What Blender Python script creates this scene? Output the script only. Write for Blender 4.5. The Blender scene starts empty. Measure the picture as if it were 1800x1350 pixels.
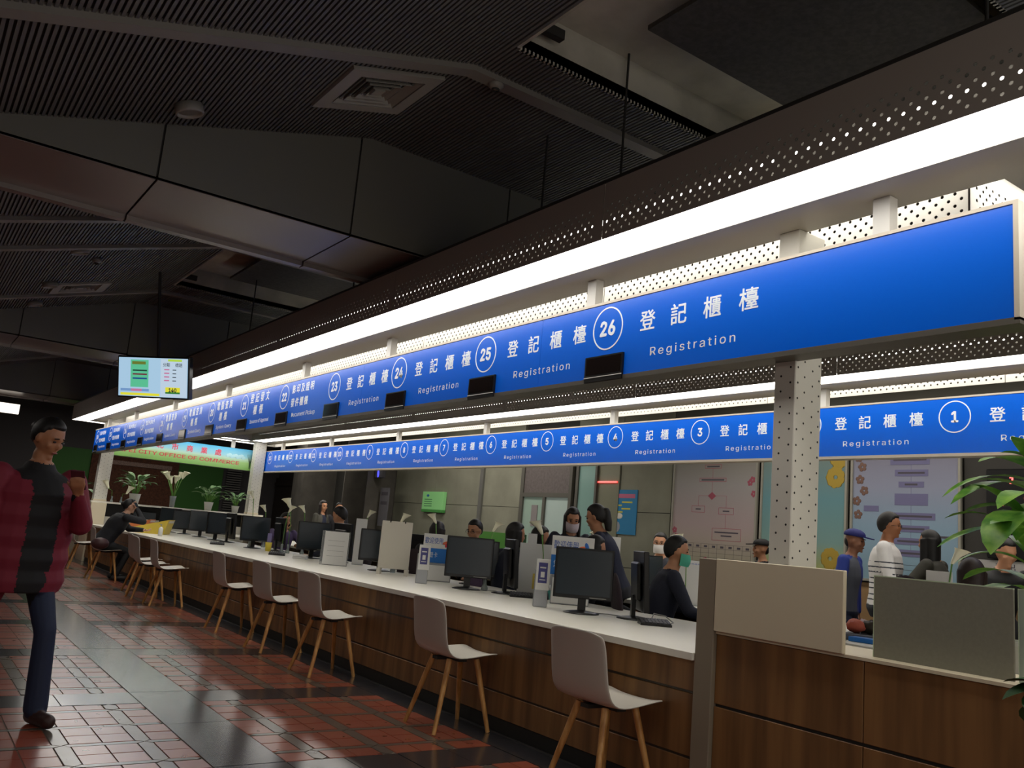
import bpy, bmesh, math, random
import numpy as np
from mathutils import Vector, Matrix, Quaternion
random.seed(7)
sc = bpy.context.scene
COL = sc.collection
PI = math.pi

# ------------------------------------------------------------------ camera, world, exposure
F_PX, VP, ROLL, CAM_Z = 1520.0, (-193.0, 846.0), 5.1, 1.22
Yc = Vector((VP[0] - 900, VP[1] - 675, F_PX)).normalized()
hz = Vector((math.cos(math.radians(ROLL)), math.sin(math.radians(ROLL)), 0))
Zc = hz.cross(Yc).normalized()
if Zc.y > 0: Zc = -Zc
Xc = Yc.cross(Zc)
R = Matrix((Xc, Yc, Zc))                      # camera axes -> world axes
Mr = R @ Matrix(((1, 0, 0), (0, -1, 0), (0, 0, -1)))
cd = bpy.data.cameras.new('camera'); cam = bpy.data.objects.new('camera', cd); COL.objects.link(cam)
cd.sensor_width = 36; cd.lens = 36 * F_PX / 1800; cd.clip_end = 200; cd.clip_start = .05
M4 = Mr.to_4x4(); M4.translation = Vector((0, 0, CAM_Z)); cam.matrix_world = M4
sc.camera = cam
w = bpy.data.worlds.new('world'); sc.world = w; w.use_nodes = True
w.node_tree.nodes['Background'].inputs[0].default_value = (.75, .8, 1, 1)
w.node_tree.nodes['Background'].inputs[1].default_value = .02
sc.view_settings.view_transform = 'Standard'; sc.view_settings.look = 'None'
sc.view_settings.exposure = 0.0; sc.view_settings.gamma = 1; sc.view_settings.use_curve_mapping = False
try:
    sc.cycles.max_bounces = 5; sc.cycles.diffuse_bounces = 3; sc.cycles.glossy_bounces = 3
    sc.cycles.transmission_bounces = 4; sc.cycles.transparent_max_bounces = 6
    sc.cycles.caustics_reflective = False; sc.cycles.caustics_refractive = False
    sc.cycles.sample_clamp_indirect = 3; sc.cycles.use_denoising = True
except Exception: pass
STRIP = 6.0            # radiance of the canopy's fluorescent diffusers
def area(name, loc, rot, sx, sy, power, col=(1, .93, .85)):
    l = bpy.data.lights.new(name, 'AREA'); l.shape = 'RECTANGLE'; l.size = sx; l.size_y = sy; l.energy = power; l.color = col
    o = bpy.data.objects.new(name, l); COL.objects.link(o); o.location = loc; o.rotation_euler = rot; return o
# unseen area lights added to lift the dark hall, first three out of frame left
area('hall_fill', (-1.8, 2.0, 3.1), (0, 0, 0), .6, 3, 28)
area('hall_fill', (-1.8, 9.0, 3.1), (0, 0, 0), .6, 4, 26)
area('hall_fill', (-1.8, 17.0, 3.1), (0, 0, 0), .6, 4, 30)
area('foyer_fill', (3.0, -1.3, 1.9), (math.radians(96), 0, 0), 6, 2.4, 58)  # added light from behind the camera for surfaces that face it
area('corridor_fill', (8.7, 5.5, 3.6), (0, 0, 0), .5, 6, 65)  # added fill along the corridor, brightens the right wall and its boards
area('corridor_fill', (8.7, 14, 3.6), (0, 0, 0), .5, 5, 70)
area('corridor_fill', (8.6, 21.5, 3.6), (0, 0, 0), .5, 4, 30)
area('far_hall_fill', (5, 23.5, 3.6), (0, 0, 0), 3, .6, 40)  # added fill that lifts the dark far wall

# ------------------------------------------------------------------ helpers
def srgb(h):
    if isinstance(h, tuple): return h
    v = [int(h[i:i+2], 16) / 255 for i in (0, 2, 4)]
    return tuple(c / 12.92 if c <= .04045 else ((c + .055) / 1.055) ** 2.4 for c in v)
MATS = {}
def mat(name, col='888888', rough=.6, metal=0, emit=0, noise=0, nscale=8, stretch=(1, 1, 1), spec=.5, bump=0, trans=0, alpha=1, col2=None):
    if name in MATS: return MATS[name]
    m = bpy.data.materials.new(name); m.use_nodes = True; nt = m.node_tree
    b = nt.nodes['Principled BSDF']; c = srgb(col)
    b.inputs['Base Color'].default_value = (*c, 1); b.inputs['Roughness'].default_value = rough
    b.inputs['Metallic'].default_value = metal; b.inputs['Specular IOR Level'].default_value = spec
    b.inputs['Transmission Weight'].default_value = trans; b.inputs['Alpha'].default_value = alpha
    if emit:
        b.inputs['Emission Color'].default_value = (*c, 1); b.inputs['Emission Strength'].default_value = emit
        if emit >= 1: b.inputs['Base Color'].default_value = (.8, .8, .8, 1)
    if noise or col2 or bump:
        tc = nt.nodes.new('ShaderNodeTexCoord'); mp = nt.nodes.new('ShaderNodeMapping'); mp.inputs['Scale'].default_value = stretch
        nz = nt.nodes.new('ShaderNodeTexNoise'); nz.inputs['Scale'].default_value = nscale; nz.inputs['Detail'].default_value = 5
        nt.links.new(tc.outputs['Object'], mp.inputs[0]); nt.links.new(mp.outputs[0], nz.inputs['Vector'])
        if noise or col2:
            r = nt.nodes.new('ShaderNodeValToRGB'); nt.links.new(nz.outputs[0], r.inputs[0])
            c2 = srgb(col2) if col2 else tuple(x * (1 - noise) for x in c)
            c1 = c if col2 else tuple(min(1, x * (1 + noise)) for x in c)
            r.color_ramp.elements[0].position = .35; r.color_ramp.elements[1].position = .65
            r.color_ramp.elements[0].color = (*c2, 1); r.color_ramp.elements[1].color = (*c1, 1)
            nt.links.new(r.outputs[0], b.inputs['Base Color'])
            if emit: nt.links.new(r.outputs[0], b.inputs['Emission Color'])
        if bump:
            bp = nt.nodes.new('ShaderNodeBump'); bp.inputs['Strength'].default_value = bump; bp.inputs['Distance'].default_value = .01
            nt.links.new(nz.outputs[0], bp.inputs['Height']); nt.links.new(bp.outputs[0], b.inputs['Normal'])
    MATS[name] = m
    return m

def wood(name, a, b_, scale=3, stretch=(12, 12, .6), rough=.45):
    if name in MATS: return MATS[name]
    m = mat(name, a, rough, noise=.2, nscale=scale, stretch=stretch, col2=b_, bump=.05)
    return m

class MB:
    """collects simple solids into one mesh"""
    def __init__(s): s.v = []; s.f = []; s.m = []; s.smooth = []
    def add(s, vs, fs, mi=0, sm=False):
        n = len(s.v); s.v += [tuple(p) for p in vs]; s.f += [tuple(i + n for i in f) for f in fs]
        s.m += [mi] * len(fs); s.smooth += [sm] * len(fs); return s
    def box(s, x0, x1, y0, y1, z0, z1, mi=0):
        vs = [(x, y, z) for z in (z0, z1) for y in (y0, y1) for x in (x0, x1)]
        return s.add(vs, [(0, 2, 3, 1), (4, 5, 7, 6), (0, 1, 5, 4), (2, 6, 7, 3), (0, 4, 6, 2), (1, 3, 7, 5)], mi)
    def bbox(s, x0, x1, y0, y1, z0, z1, b=.004, mi=0):
        """box with chamfered edges: 24 vertices"""
        bm = bmesh.new(); bmesh.ops.create_cube(bm, size=1)
        for v in bm.verts:
            v.co = Vector(((x0 + x1) / 2 + v.co.x * (x1 - x0), (y0 + y1) / 2 + v.co.y * (y1 - y0), (z0 + z1) / 2 + v.co.z * (z1 - z0)))
        bmesh.ops.bevel(bm, geom=bm.edges[:], offset=b, segments=1, affect='EDGES')
        bm.verts.index_update()
        s.add([v.co[:] for v in bm.verts], [[v.index for v in f.verts] for f in bm.faces], mi); bm.free(); return s
    def obox(s, c, hx, hy, hz_, q=None, mi=0):
        c = Vector(c); q = q or Quaternion()
        vs = [c + q @ Vector((x * hx, y * hy, z * hz_)) for z in (-1, 1) for y in (-1, 1) for x in (-1, 1)]
        return s.add(vs, [(0, 2, 3, 1), (4, 5, 7, 6), (0, 1, 5, 4), (2, 6, 7, 3), (0, 4, 6, 2), (1, 3, 7, 5)], mi)
    def cyl(s, a, b, r0, r1=None, n=12, mi=0, sm=True, caps=True):
        a = Vector(a); b = Vector(b); r1 = r0 if r1 is None else r1
        q = (b - a).to_track_quat('Z', 'Y')
        vs = [a + q @ Vector((r0 * math.cos(t), r0 * math.sin(t), 0)) for t in (2 * PI * i / n for i in range(n))]
        vs += [b + q @ Vector((r1 * math.cos(t), r1 * math.sin(t), 0)) for t in (2 * PI * i / n for i in range(n))]
        s.add(vs, [(i, (i + 1) % n, n + (i + 1) % n, n + i) for i in range(n)], mi, sm)
        if caps:
            s.add(vs[:n], [tuple(reversed(range(n)))], mi); s.add(vs[n:], [tuple(range(n))], mi)
        return s
    def tube(s, pts, rs, n=8, mi=0):
        pts = [Vector(p) for p in pts]
        if not hasattr(rs, '__len__'): rs = [rs] * len(pts)
        vs = []
        for i, p in enumerate(pts):
            d = pts[min(i + 1, len(pts) - 1)] - pts[max(i - 1, 0)]
            q = d.to_track_quat('Z', 'Y')
            vs += [p + q @ Vector((rs[i] * math.cos(2 * PI * k / n), rs[i] * math.sin(2 * PI * k / n), 0)) for k in range(n)]
        fs = [(j * n + i, j * n + (i + 1) % n, (j + 1) * n + (i + 1) % n, (j + 1) * n + i) for j in range(len(pts) - 1) for i in range(n)]
        fs += [tuple(reversed(range(n))), tuple(range((len(pts) - 1) * n, len(pts) * n))]
        return s.add(vs, fs, mi, True)
    def lathe(s, prof, c=(0, 0, 0), n=16, mi=0):
        vs = [(c[0] + r * math.cos(2 * PI * k / n), c[1] + r * math.sin(2 * PI * k / n), c[2] + z) for r, z in prof for k in range(n)]
        fs = [(j * n + i, j * n + (i + 1) % n, (j + 1) * n + (i + 1) % n, (j + 1) * n + i) for j in range(len(prof) - 1) for i in range(n)]
        return s.add(vs, fs, mi, True)
    def ell(s, c, r, q=None, nu=14, nv=9, mi=0, fn=None):
        q = q or Quaternion(); c = Vector(c); vs = []
        for j in range(nv + 1):
            ph = PI * j / nv
            for i in range(nu):
                th = 2 * PI * i / nu
                d = Vector((math.sin(ph) * math.cos(th), math.sin(ph) * math.sin(th), math.cos(ph)))
                p = Vector((d.x * r[0], d.y * r[1], d.z * r[2]))
                if fn: p = fn(p)
                vs.append(c + q @ p)
        fs = [(j * nu + i, (j + 1) * nu + i, (j + 1) * nu + (i + 1) % nu, j * nu + (i + 1) % nu) for j in range(nv) for i in range(nu)]
        return s.add(vs, fs, mi, True)
    def loft(s, rings, n=16, mi=0):
        """rings: (centre, rx, ry, quat)"""
        vs = []
        for c, rx, ry, q in rings:
            vs += [Vector(c) + q @ Vector((rx * math.cos(2 * PI * k / n), ry * math.sin(2 * PI * k / n), 0)) for k in range(n)]
        m = len(rings)
        fs = [(j * n + i, j * n + (i + 1) % n, (j + 1) * n + (i + 1) % n, (j + 1) * n + i) for j in range(m - 1) for i in range(n)]
        fs += [tuple(reversed(range(n))), tuple(range((m - 1) * n, m * n))]
        return s.add(vs, fs, mi, True)
    def prism(s, poly, axis, a, b, mi=0):
        """poly in the two other axes, extruded along axis from a to b"""
        def P(u, v, w_): return {'x': (w_, u, v), 'y': (u, w_, v), 'z': (u, v, w_)}[axis]
        n = len(poly); vs = [P(u, v, a) for u, v in poly] + [P(u, v, b) for u, v in poly]
        return s.add(vs, [tuple(range(n)), tuple(reversed(range(n, 2 * n)))] + [(i, n + i, n + (i + 1) % n, (i + 1) % n) for i in range(n)], mi)
    def mesh(s, name, mats):
        me = bpy.data.meshes.new(name); me.from_pydata(s.v, [], s.f)
        for m in (mats if isinstance(mats, (list, tuple)) else [mats]): me.materials.append(m)
        me.polygons.foreach_set('material_index', s.m); me.polygons.foreach_set('use_smooth', s.smooth)
        bm = bmesh.new(); bm.from_mesh(me); bmesh.ops.recalc_face_normals(bm, faces=bm.faces[:]); bm.to_mesh(me); bm.free()
        me.update(); return me
    def build(s, name, mats, parent=None, kind=None, label=None, loc=None):
        o = bpy.data.objects.new(name, s.mesh(name, mats)); COL.objects.link(o)
        if parent: o.parent = parent
        if kind: o['kind'] = kind
        if label: o['label'] = label
        if loc: o.location = loc
        return o
def link(name, me, parent=None, loc=(0, 0, 0), rz=0, kind=None, label=None):
    o = bpy.data.objects.new(name, me); COL.objects.link(o); o.parent = parent; o.location = loc; o.rotation_euler = (0, 0, rz)
    if kind: o['kind'] = kind
    if label: o['label'] = label
    return o
def tag(o, label, cat, group=None, kind=None):
    o['label'] = label; o['category'] = cat
    if group: o['group'] = group
    if kind: o['kind'] = kind
    return o
def thing(name, label, cat, loc=(0, 0, 0), rz=0, group=None):
    o = bpy.data.objects.new(name, None); o.empty_display_size = .1; COL.objects.link(o)
    o.location = loc; o.rotation_euler = (0, 0, rz)
    return tag(o, label, cat, group)
def struct(o): o['kind'] = 'structure'; return o
def dup(root, loc, rz=0, label=None, group=None):
    r = root.copy(); COL.objects.link(r); r.location = loc; r.rotation_euler = (0, 0, rz)
    if label: r['label'] = label
    if group: r['group'] = group
    for ch in root.children:
        c = ch.copy(); COL.objects.link(c); c.parent = r
        for g in ch.children:
            d = g.copy(); COL.objects.link(d); d.parent = c
    return r
TXT = {}
FONT = None
try:
    FONT = bpy.data.fonts.load(bpy.utils.resource_path('LOCAL') + '/datafiles/fonts/Inter.woff2')
except Exception: pass
def text_mesh(body, size, m, ext=.0008, bold=0, spacing=1, width=None):
    k = (body, round(size, 4), m.name, bold, spacing, width)
    if k in TXT: return TXT[k]
    c = bpy.data.curves.new('lettering', 'FONT'); c.body = body; c.size = size; c.align_x = 'CENTER'; c.align_y = 'CENTER'
    c.extrude = ext; c.font = FONT if (FONT and body.isascii()) else c.font; c.space_character = spacing; c.resolution_u = 2; c.fill_mode = 'FRONT'
    o = bpy.data.objects.new('lettering', c); COL.objects.link(o)
    dg = bpy.context.evaluated_depsgraph_get(); me = bpy.data.meshes.new_from_object(o.evaluated_get(dg))
    bpy.data.objects.remove(o); me.materials.clear(); me.materials.append(m)
    if bold and len(me.vertices):      # heavier weight: the outline repeated a hair apart
        vs = [v.co.copy() for v in me.vertices]; fs = [tuple(p.vertices) for p in me.polygons]; b2 = MB()
        for q_, (ox, oy) in enumerate(((0, 0), (1, .4), (-1, -.4), (.4, -1), (-.4, 1))): b2.add([(v.x + ox * bold, v.y + oy * bold, v.z + q_ * .00008) for v in vs], fs)
        me = bpy.data.meshes.new('lettering'); me.from_pydata(b2.v, [], b2.f); me.materials.append(m)
    me.polygons.foreach_set('use_smooth', [False] * len(me.polygons))
    if width and len(me.vertices):
        xs = [v.co.x for v in me.vertices]; f = width / max(1e-6, max(xs) - min(xs)); cx = (max(xs) + min(xs)) / 2
        for v in me.vertices: v.co.x = (v.co.x - cx) * f
    TXT[k] = me; return me
QX = Matrix(((0, 0, -1), (-1, 0, 0), (0, 1, 0))).to_quaternion()   # a face that looks to -X
QY = Matrix(((1, 0, 0), (0, 0, -1), (0, 1, 0))).to_quaternion()    # a face that looks to -Y
def text(body, size, m, loc, q, parent, name='lettering', **k):
    o = bpy.data.objects.new(name, text_mesh(body, size, m, **k)); COL.objects.link(o)
    o.rotation_mode = 'QUATERNION'; o.rotation_quaternion = q; o.location = loc; o.parent = parent; return o

# materials
white = mat('white_laminate', 'e6e2d6', .35)
cream = mat('cream_panel', 'd9cdb2', .5)
taupe = mat('taupe_panel', '8b7f6d', .6)
blk = mat('black_plastic', '0c0c0e', .35)
screen_off = mat('dark_screen', '2a3238', .25)
steel = mat('grey_steel', '8a8a86', .4, .6)
alu = mat('white_aluminium', 'cfcdc8', .4)
dark = mat('dark_metal', '2c2b28', .6)
blue = mat('blue_sign_face', '0062e0', .25)
lett = mat('white_lettering', 'e8f0f8', .5)
oak = wood('oak_leg', 'dca866', 'b27c40', 4, (10, 10, 1.5))
tube_m = mat('fluorescent_diffuser', 'fffaf0', .5, emit=STRIP)
walnut = wood('walnut_veneer', '91693e', '6a4a2a', 2.2, (1, 5, .35), .5)
granite = mat('black_granite', '26262a', .16, noise=.25, nscale=60)
concrete = mat('concrete', '8d8d7c', .85, noise=.12, nscale=1.6, bump=.1)
print('helpers ok')

# ================================================================== STRUCTURE
# ------------------------------------------------------------------ floor: grout bed, brick pavers, strip tiles, granite slabs
bed = struct(MB().box(-3.2, 12, -1, 27, -.12, -.006).build('floor', mat('grout', '8a7f74', .8)))
def rnd_mat(name, a, b_, rough, c=None):
    m = mat(name, a, rough); nt = m.node_tree; b = nt.nodes['Principled BSDF']
    oi = nt.nodes.new('ShaderNodeObjectInfo'); r = nt.nodes.new('ShaderNodeValToRGB')
    nz = nt.nodes.new('ShaderNodeTexNoise'); nz.inputs['Scale'].default_value = 9; g = nt.nodes.new('ShaderNodeNewGeometry')
    nt.links.new(g.outputs['Position'], nz.inputs['Vector'])
    ad = nt.nodes.new('ShaderNodeMath'); ad.operation = 'MULTIPLY_ADD'; ad.inputs[1].default_value = .5
    m2 = nt.nodes.new('ShaderNodeMath'); m2.operation = 'MULTIPLY'; m2.inputs[1].default_value = .5
    nt.links.new(nz.outputs[0], m2.inputs[0]); nt.links.new(oi.outputs['Random'], ad.inputs[0]); nt.links.new(m2.outputs[0], ad.inputs[2])
    r.color_ramp.elements[0].color = (*srgb(a), 1); r.color_ramp.elements[1].color = (*srgb(b_), 1)
    nt.links.new(ad.outputs[0], r.inputs[0]); nt.links.new(r.outputs[0], b.inputs['Base Color'])
    b.inputs['Coat Weight'].default_value = .8; b.inputs['Coat Roughness'].default_value = .2; b.inputs['Coat IOR'].default_value = 1.6
    rr = nt.nodes.new('ShaderNodeMapRange'); rr.inputs[3].default_value = rough - .07; rr.inputs[4].default_value = rough + .07
    nt.links.new(nz.outputs[0], rr.inputs[0]); nt.links.new(rr.outputs[0], b.inputs['Roughness'])
    return m
brick_m = rnd_mat('terracotta_paver', '8f412e', 'ae5c44', .3)
strip_m = rnd_mat('grey_strip_tile', '5b5148', '6d6258', .3)
gran_m = rnd_mat('granite_slab', '2b2a2e', '38373b', .2)
bricks, strips, slabs = [], [], []
per = 1.83
xcs_r = [2.07, 2.465, 2.86]; xcs_l = [1.31 - .395 * k for k in range(9)]
def paver_cols(x0, x1, cs):
    cs = sorted(cs); out = []; prev = x0
    for c in cs + [None]:
        e = x1 if c is None else c - .04
        n = max(1, round((e - prev) / .16)); out += [(prev + (e - prev) * i / n, prev + (e - prev) * (i + 1) / n) for i in range(n)]
        if c is not None: prev = c + .04
    return out
for k in range(-1, 12):
    p = 4.39 + per * (k - 1); q = p + 1.49
    ycs = [p + .18 + .385 * j for j in range(4)]
    rows = []; prev = p
    for c in ycs + [None]:
        e = q if c is None else c - .025
        n = max(1, round((e - prev) / .165)); rows += [(prev + (e - prev) * i / n, prev + (e - prev) * (i + 1) / n) for i in range(n)]
        if c is not None: prev = c + .025
    for (x0, x1, cs) in ((1.87, 3.14, xcs_r), (-2.4, 1.5, xcs_l)):
        for a, b_ in paver_cols(x0, x1, cs):
            for c, d in rows: bricks.append(((a + b_) / 2, (c + d) / 2, b_ - a - .008, d - c - .008))
        for xc in cs:
            e = [p] + ycs + [q]
            for i in range(len(e) - 1): strips.append((xc, (e[i] + e[i + 1]) / 2, .072, e[i + 1] - e[i] - .008, 0))
        e = [x0] + sorted(cs) + [x1]
        for yc in ycs:
            for i in range(len(e) - 1): strips.append(((e[i] + e[i + 1]) / 2, yc, e[i + 1] - e[i] - .008, .042, 1))
    # granite cross bands and the long band
    for i in range(4): slabs.append((1.87 + .3175 * (i + .5), q + .17, .3115, .334))
    for i in range(9): slabs.append((1.5 - .45 * (i + .5), q + .17, .444, .334))
    for j in range(2): slabs.append((1.685, p + (q + .34 - p) * (j + .5) / 2, .364, (q + .34 - p) / 2 - .006))
    slabs.append((3.24, p + .915, .194, 1.824)); 
Rt = R.transposed()
def vis(x, y, z=0):
    c = Rt @ Vector((x, y, z - CAM_Z)); 
    if c.z < .3: return None
    u, v = 900 + F_PX * c.x / c.z, 675 + F_PX * c.y / c.z
    return c.z if -60 < u < 1860 and -60 < v < 1410 else None
BM = {}
def paver_mesh(dx, dy, kind, m):
    k = (round(dx, 3), round(dy, 3), kind, m.name)
    if k not in BM:
        b = MB(); hx, hy = dx / 2, dy / 2
        if kind == 0: poly = [(-hx, -hy), (hx, -hy), (hx, hy), (-hx, hy)]
        elif kind == 1: poly = [(-hx, -hy + .03), (0, -hy), (hx, -hy + .03), (hx, hy - .03), (0, hy), (-hx, hy - .03)]
        else: poly = [(-hx, 0), (-hx + .03, -hy), (hx - .03, -hy), (hx, 0), (hx - .03, hy), (-hx + .03, hy)]
        b.prism(poly, 'z', -.012, 0); BM[k] = b.mesh('paver', m)
    return BM[k]
def lay(items, name, m, cap):
    near, far = [], []
    for it in items:
        d = vis(it[0], it[1]); kind = 0 if len(it) == 4 else 1 + it[4]
        (near if d is not None else far).append((d or 99, it, kind))
    near.sort(key=lambda t: t[0]); far = near[cap:] + far; near = near[:cap]
    for d, it, kind in near: link(name, paver_mesh(it[2], it[3], kind, m), bed, (it[0], it[1], random.uniform(-.0012, .0008)))
    b = MB()
    for d, it, kind in far:
        hx, hy = it[2] / 2, it[3] / 2; x, y = it[0], it[1]
        if kind == 0: poly = [(-hx, -hy), (hx, -hy), (hx, hy), (-hx, hy)]
        elif kind == 1: poly = [(-hx, -hy + .03), (0, -hy), (hx, -hy + .03), (hx, hy - .03), (0, hy), (-hx, hy - .03)]
        else: poly = [(-hx, 0), (-hx + .03, -hy), (hx - .03, -hy), (hx, 0), (hx - .03, hy), (-hx + .03, hy)]
        b.add([(x + u, y + v, 0) for u, v in poly] + [(x + u, y + v, -.008) for u, v in poly],
              [tuple(range(len(poly)))] + [(i, len(poly) + i, len(poly) + (i + 1) % len(poly), (i + 1) % len(poly)) for i in range(len(poly))])
    if b.v: b.build('distant_' + name, m, bed, 'stuff')
lay(bricks, 'brick', brick_m, 290)
lay(strips, 'strip_tile', strip_m, 220)
lay(slabs, 'granite_slab', gran_m, 120)
MB().box(3.345, 12, -1, 27, -.006, 0).build('island_floor_covering', mat('dark_vinyl', '2d2a2a', .4), bed)

# ------------------------------------------------------------------ ceiling
ceil_m = mat('ribbed_ceiling_metal', '6a6a68', .55)
ceil_b = mat('ceiling_backing', '2f2d2a', .7)
def cz(x): return 4.0 if x > 2.43 else max(3.25, 4.0 - .285 * (2.43 - x))
OPEN = [(-5.3, -3.35), (1.9, 3.85), (9.2, 11.35), (16.4, 18.55), (23.6, 25.7)]
xs = [-3.2, -.2, 2.43, 2.52, 4.75, 11]
b = MB()
ys = sorted({-1.5, 27} | {y for o in OPEN for y in o if -1.5 < y < 27})
for y0, y1 in zip(ys[:-1], ys[1:]):
    isopen = any(o[0] <= (y0 + y1) / 2 <= o[1] for o in OPEN)
    for x0, x1 in zip(xs[:-1], xs[1:]):
        if isopen and x0 == 2.52: continue
        b.prism([(x0, cz(x0) + .02), (x1, cz(x1) + .02), (x1, cz(x1) + .08), (x0, cz(x0) + .08)], 'y', y0, y1)
ceiling = struct(b.build('ceiling', ceil_b))
b = MB(); pitch = .03; x = -.25
while x < 4.9:
    segs = [(-.5, 27)]
    if 2.5 < x < 4.77:
        e = [-.5] + [y for o in OPEN[1:] for y in o] + [27]; segs = [(e[i], e[i + 1]) for i in range(0, len(e), 2)]
    for y0, y1 in segs:
        z = cz(x); z2 = cz(x + .017)
        b.add([(x, y0, z), (x + .017, y0, z2), (x + .017, y1, z2), (x, y1, z), (x, y0, z + .02), (x + .017, y0, z2 + .02), (x + .017, y1, z2 + .02), (x, y1, z + .02)],
              [(0, 3, 2, 1), (0, 1, 5, 4), (3, 0, 4, 7), (1, 2, 6, 5)])
    x += pitch
b.build('ceiling_rib', ceil_m, ceiling, 'stuff')
batt_m = mat('batten_metal', '85817a', .5)
for y in (4.23, 8.0, 9.1, 11.8, 15.2, 16.3, 19, 22.5):
    b = MB()
    for x0, x1 in ((-3.2, -.2), (-.2, 2.43), (2.43, 4.75)):
        if x0 == 2.43 and any(o[0] < y < o[1] for o in OPEN): continue
        b.prism([(x0, cz(x0) - .035), (x1, cz(x1) - .035), (x1, cz(x1) + .02), (x0, cz(x0) + .02)], 'y', y - .05, y + .05)
    b.build('ceiling_batten', batt_m, ceiling)
plaster = mat('grey_plaster', 'c0bcae', .7, noise=.22, nscale=2.5)
pan_m = mat('dark_ceiling_board', '4b4843', .8, noise=.2, nscale=30)
for i, (y0, y1) in enumerate(OPEN[1:]):
    b = MB(); z = 4.28
    b.box(2.52, 4.75, y0, y1, z, z + .05)
    b.box(2.50, 2.52, y0, y1, 4.0, z); b.box(4.75, 4.77, y0, y1, 4.0, z); b.box(2.52, 4.75, y0 - .02, y0, 4.0, z); b.box(2.52, 4.75, y1, y1 + .02, 4.0, z)
    b.build('ceiling_recess', plaster, ceiling)
    MB().box(3.05, 4.70, y0 + .15, y1 - .5, 4.12, 4.15).build('hanging_board', pan_m, ceiling)
    MB().box(2.6, 2.66, y0 + .1, y1 - .1, 4.18, 4.28).box(2.52, 2.75, y1 - .12, y1 - .07, 4.1, 4.16).build('recess_channel', dark, ceiling)
# deep cross beams clad in sheet metal
beam_m = mat('beam_cladding', '77766e', .42, .2); beam_u = mat('beam_underside', '8a817c', .3, .4)
for k, y in enumerate((5.58, 12.8, 20.0)):
    tr = bpy.data.objects.new('trim_%d' % (k + 1), None); COL.objects.link(tr)
    me_core = MB().box(-3.2, 6.2, y + .02, y + .90, 3.26, 3.95 if k else 3.95)
    core = struct(me_core.build('trim_%d' % (k + 4), ceil_b)); bpy.data.objects.remove(tr)
    e = [-3.2, -1.3, 1.03, 2.36, 3.69, 5.02, 6.2]
    for i in range(6):
        x0, x1 = e[i] + .007, e[i + 1] - .007
        b = MB(); zt0, zt1 = cz(x0) + .01, cz(x1) + .01
        pts = [(x0, 3.23), (x1, 3.23), (x1, zt1), (x0, zt0)]
        if x0 < 2.43 < x1: pts = [(x0, 3.23), (x1, 3.23), (x1, 4.01), (2.43, 4.01), (x0, zt0)]
        if x0 < -.2 < x1: pts = [(x0, 3.23), (x1, 3.23), (x1, zt1), (-.2, cz(-.2) + .01), (x0, zt0)]
        b.prism(pts, 'y', y, y + .02)
        b.prism(pts, 'y', y + .90, y + .92)
        b.build('beam_panel', beam_m, core)
        MB().box(x0, x1, y, y + .92, 3.225, 3.245).box(x0, x1, y + .87, y + .95, 3.19, 3.225).build('beam_underside_panel', beam_u, core)
# ------------------------------------------------------------------ walls
struct(MB().box(-3.4, -3.2, -1.5, 27, -.1, 4.2).build('wall_left', mat('dark_wall', '4c494b', .7)))
struct(MB().box(-3.4, 12, -1.7, -1.5, -.1, 4.2).build('wall_near', mat('dark_wall')))
wf = struct(MB().box(-3.4, 12.2, 27, 27.2, -.1, 4.2).build('wall_far', mat('dark_wall')))
green_m = mat('green_wall_panel', '2f6a1c', .6); MB().box(3.4, 8.25, 26.93, 27, 0, 2.6).build('green_panel', green_m, wf)
bm_ = mat('brown_cork_board', '57321f', .8, noise=.3, nscale=25)
MB().box(4.5, 6.9, 26.86, 26.93, .5, 2.5).build('cork_board', bm_, wf)
MB().box(4.7, 6.7, 26.83, 26.86, 2.26, 2.38).build('header_strip', mat('header_print', '8d7468', .6, noise=.5, nscale=60), wf)
lou = MB()
for i in range(26): lou.box(8.35, 8.8, 26.84, 26.95, .7 + i * .07, .7 + i * .07 + .035)
lou.build('louvre', mat('louvre_metal', '6b6a66', .5), wf)
wr = struct(MB().box(10.06, 12, -1.5, 27, -.1, 4.2).build('wall_right', mat('wall_core', '3a3934', .8)))
# board-marked concrete panels with recessed joints
for (y0, y1) in ((9.72, 12.1), (13.75, 15.1), (15.14, 18.95)):
    for (z0, z1) in ((0, .88), (.89, 1.79), (1.80, 2.70), (2.71, 3.60), (3.61, 4.1)):
        n = 2 if y1 - y0 > 2.3 else 1
        for i in range(n):
            a = y0 + (y1 - y0) * i / n; c = y0 + (y1 - y0) * (i + 1) / n
            MB().box(10.0, 10.06, a + .005, c - .005, z0, z1).build('concrete_panel', concrete, wr)
MB().box(9.96, 10.0, 15.06, 15.18, 0, 3.6).build('corner_post', steel, wr)
MB().box(9.97, 10.0, 13.4, 15.05, .95, 1.28).build('green_band', mat('green_film', '4f8a3a', .5), wr)
for (y0, y1, d_) in ((19.0, 19.5, .35), (20.6, 21.3, .2), (22.6, 24.1, .5)):
    MB().prism([(9.6 - d_, y0), (10.06, y0), (10.06, y1), (9.9 - d_, y1)], 'z', 0, 4.0).build('pilaster', mat('dark_pilaster', '6b675f', .8, noise=.15, nscale=3), wr)
MB().box(9.9, 10.06, 24.6, 26.8, 0, 2.4).box(9.86, 9.9, 24.6, 26.8, 2.15, 2.25).build('dark_cabinet_front', mat('dark_brown_door', '2a221e', .6), wr)
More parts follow.
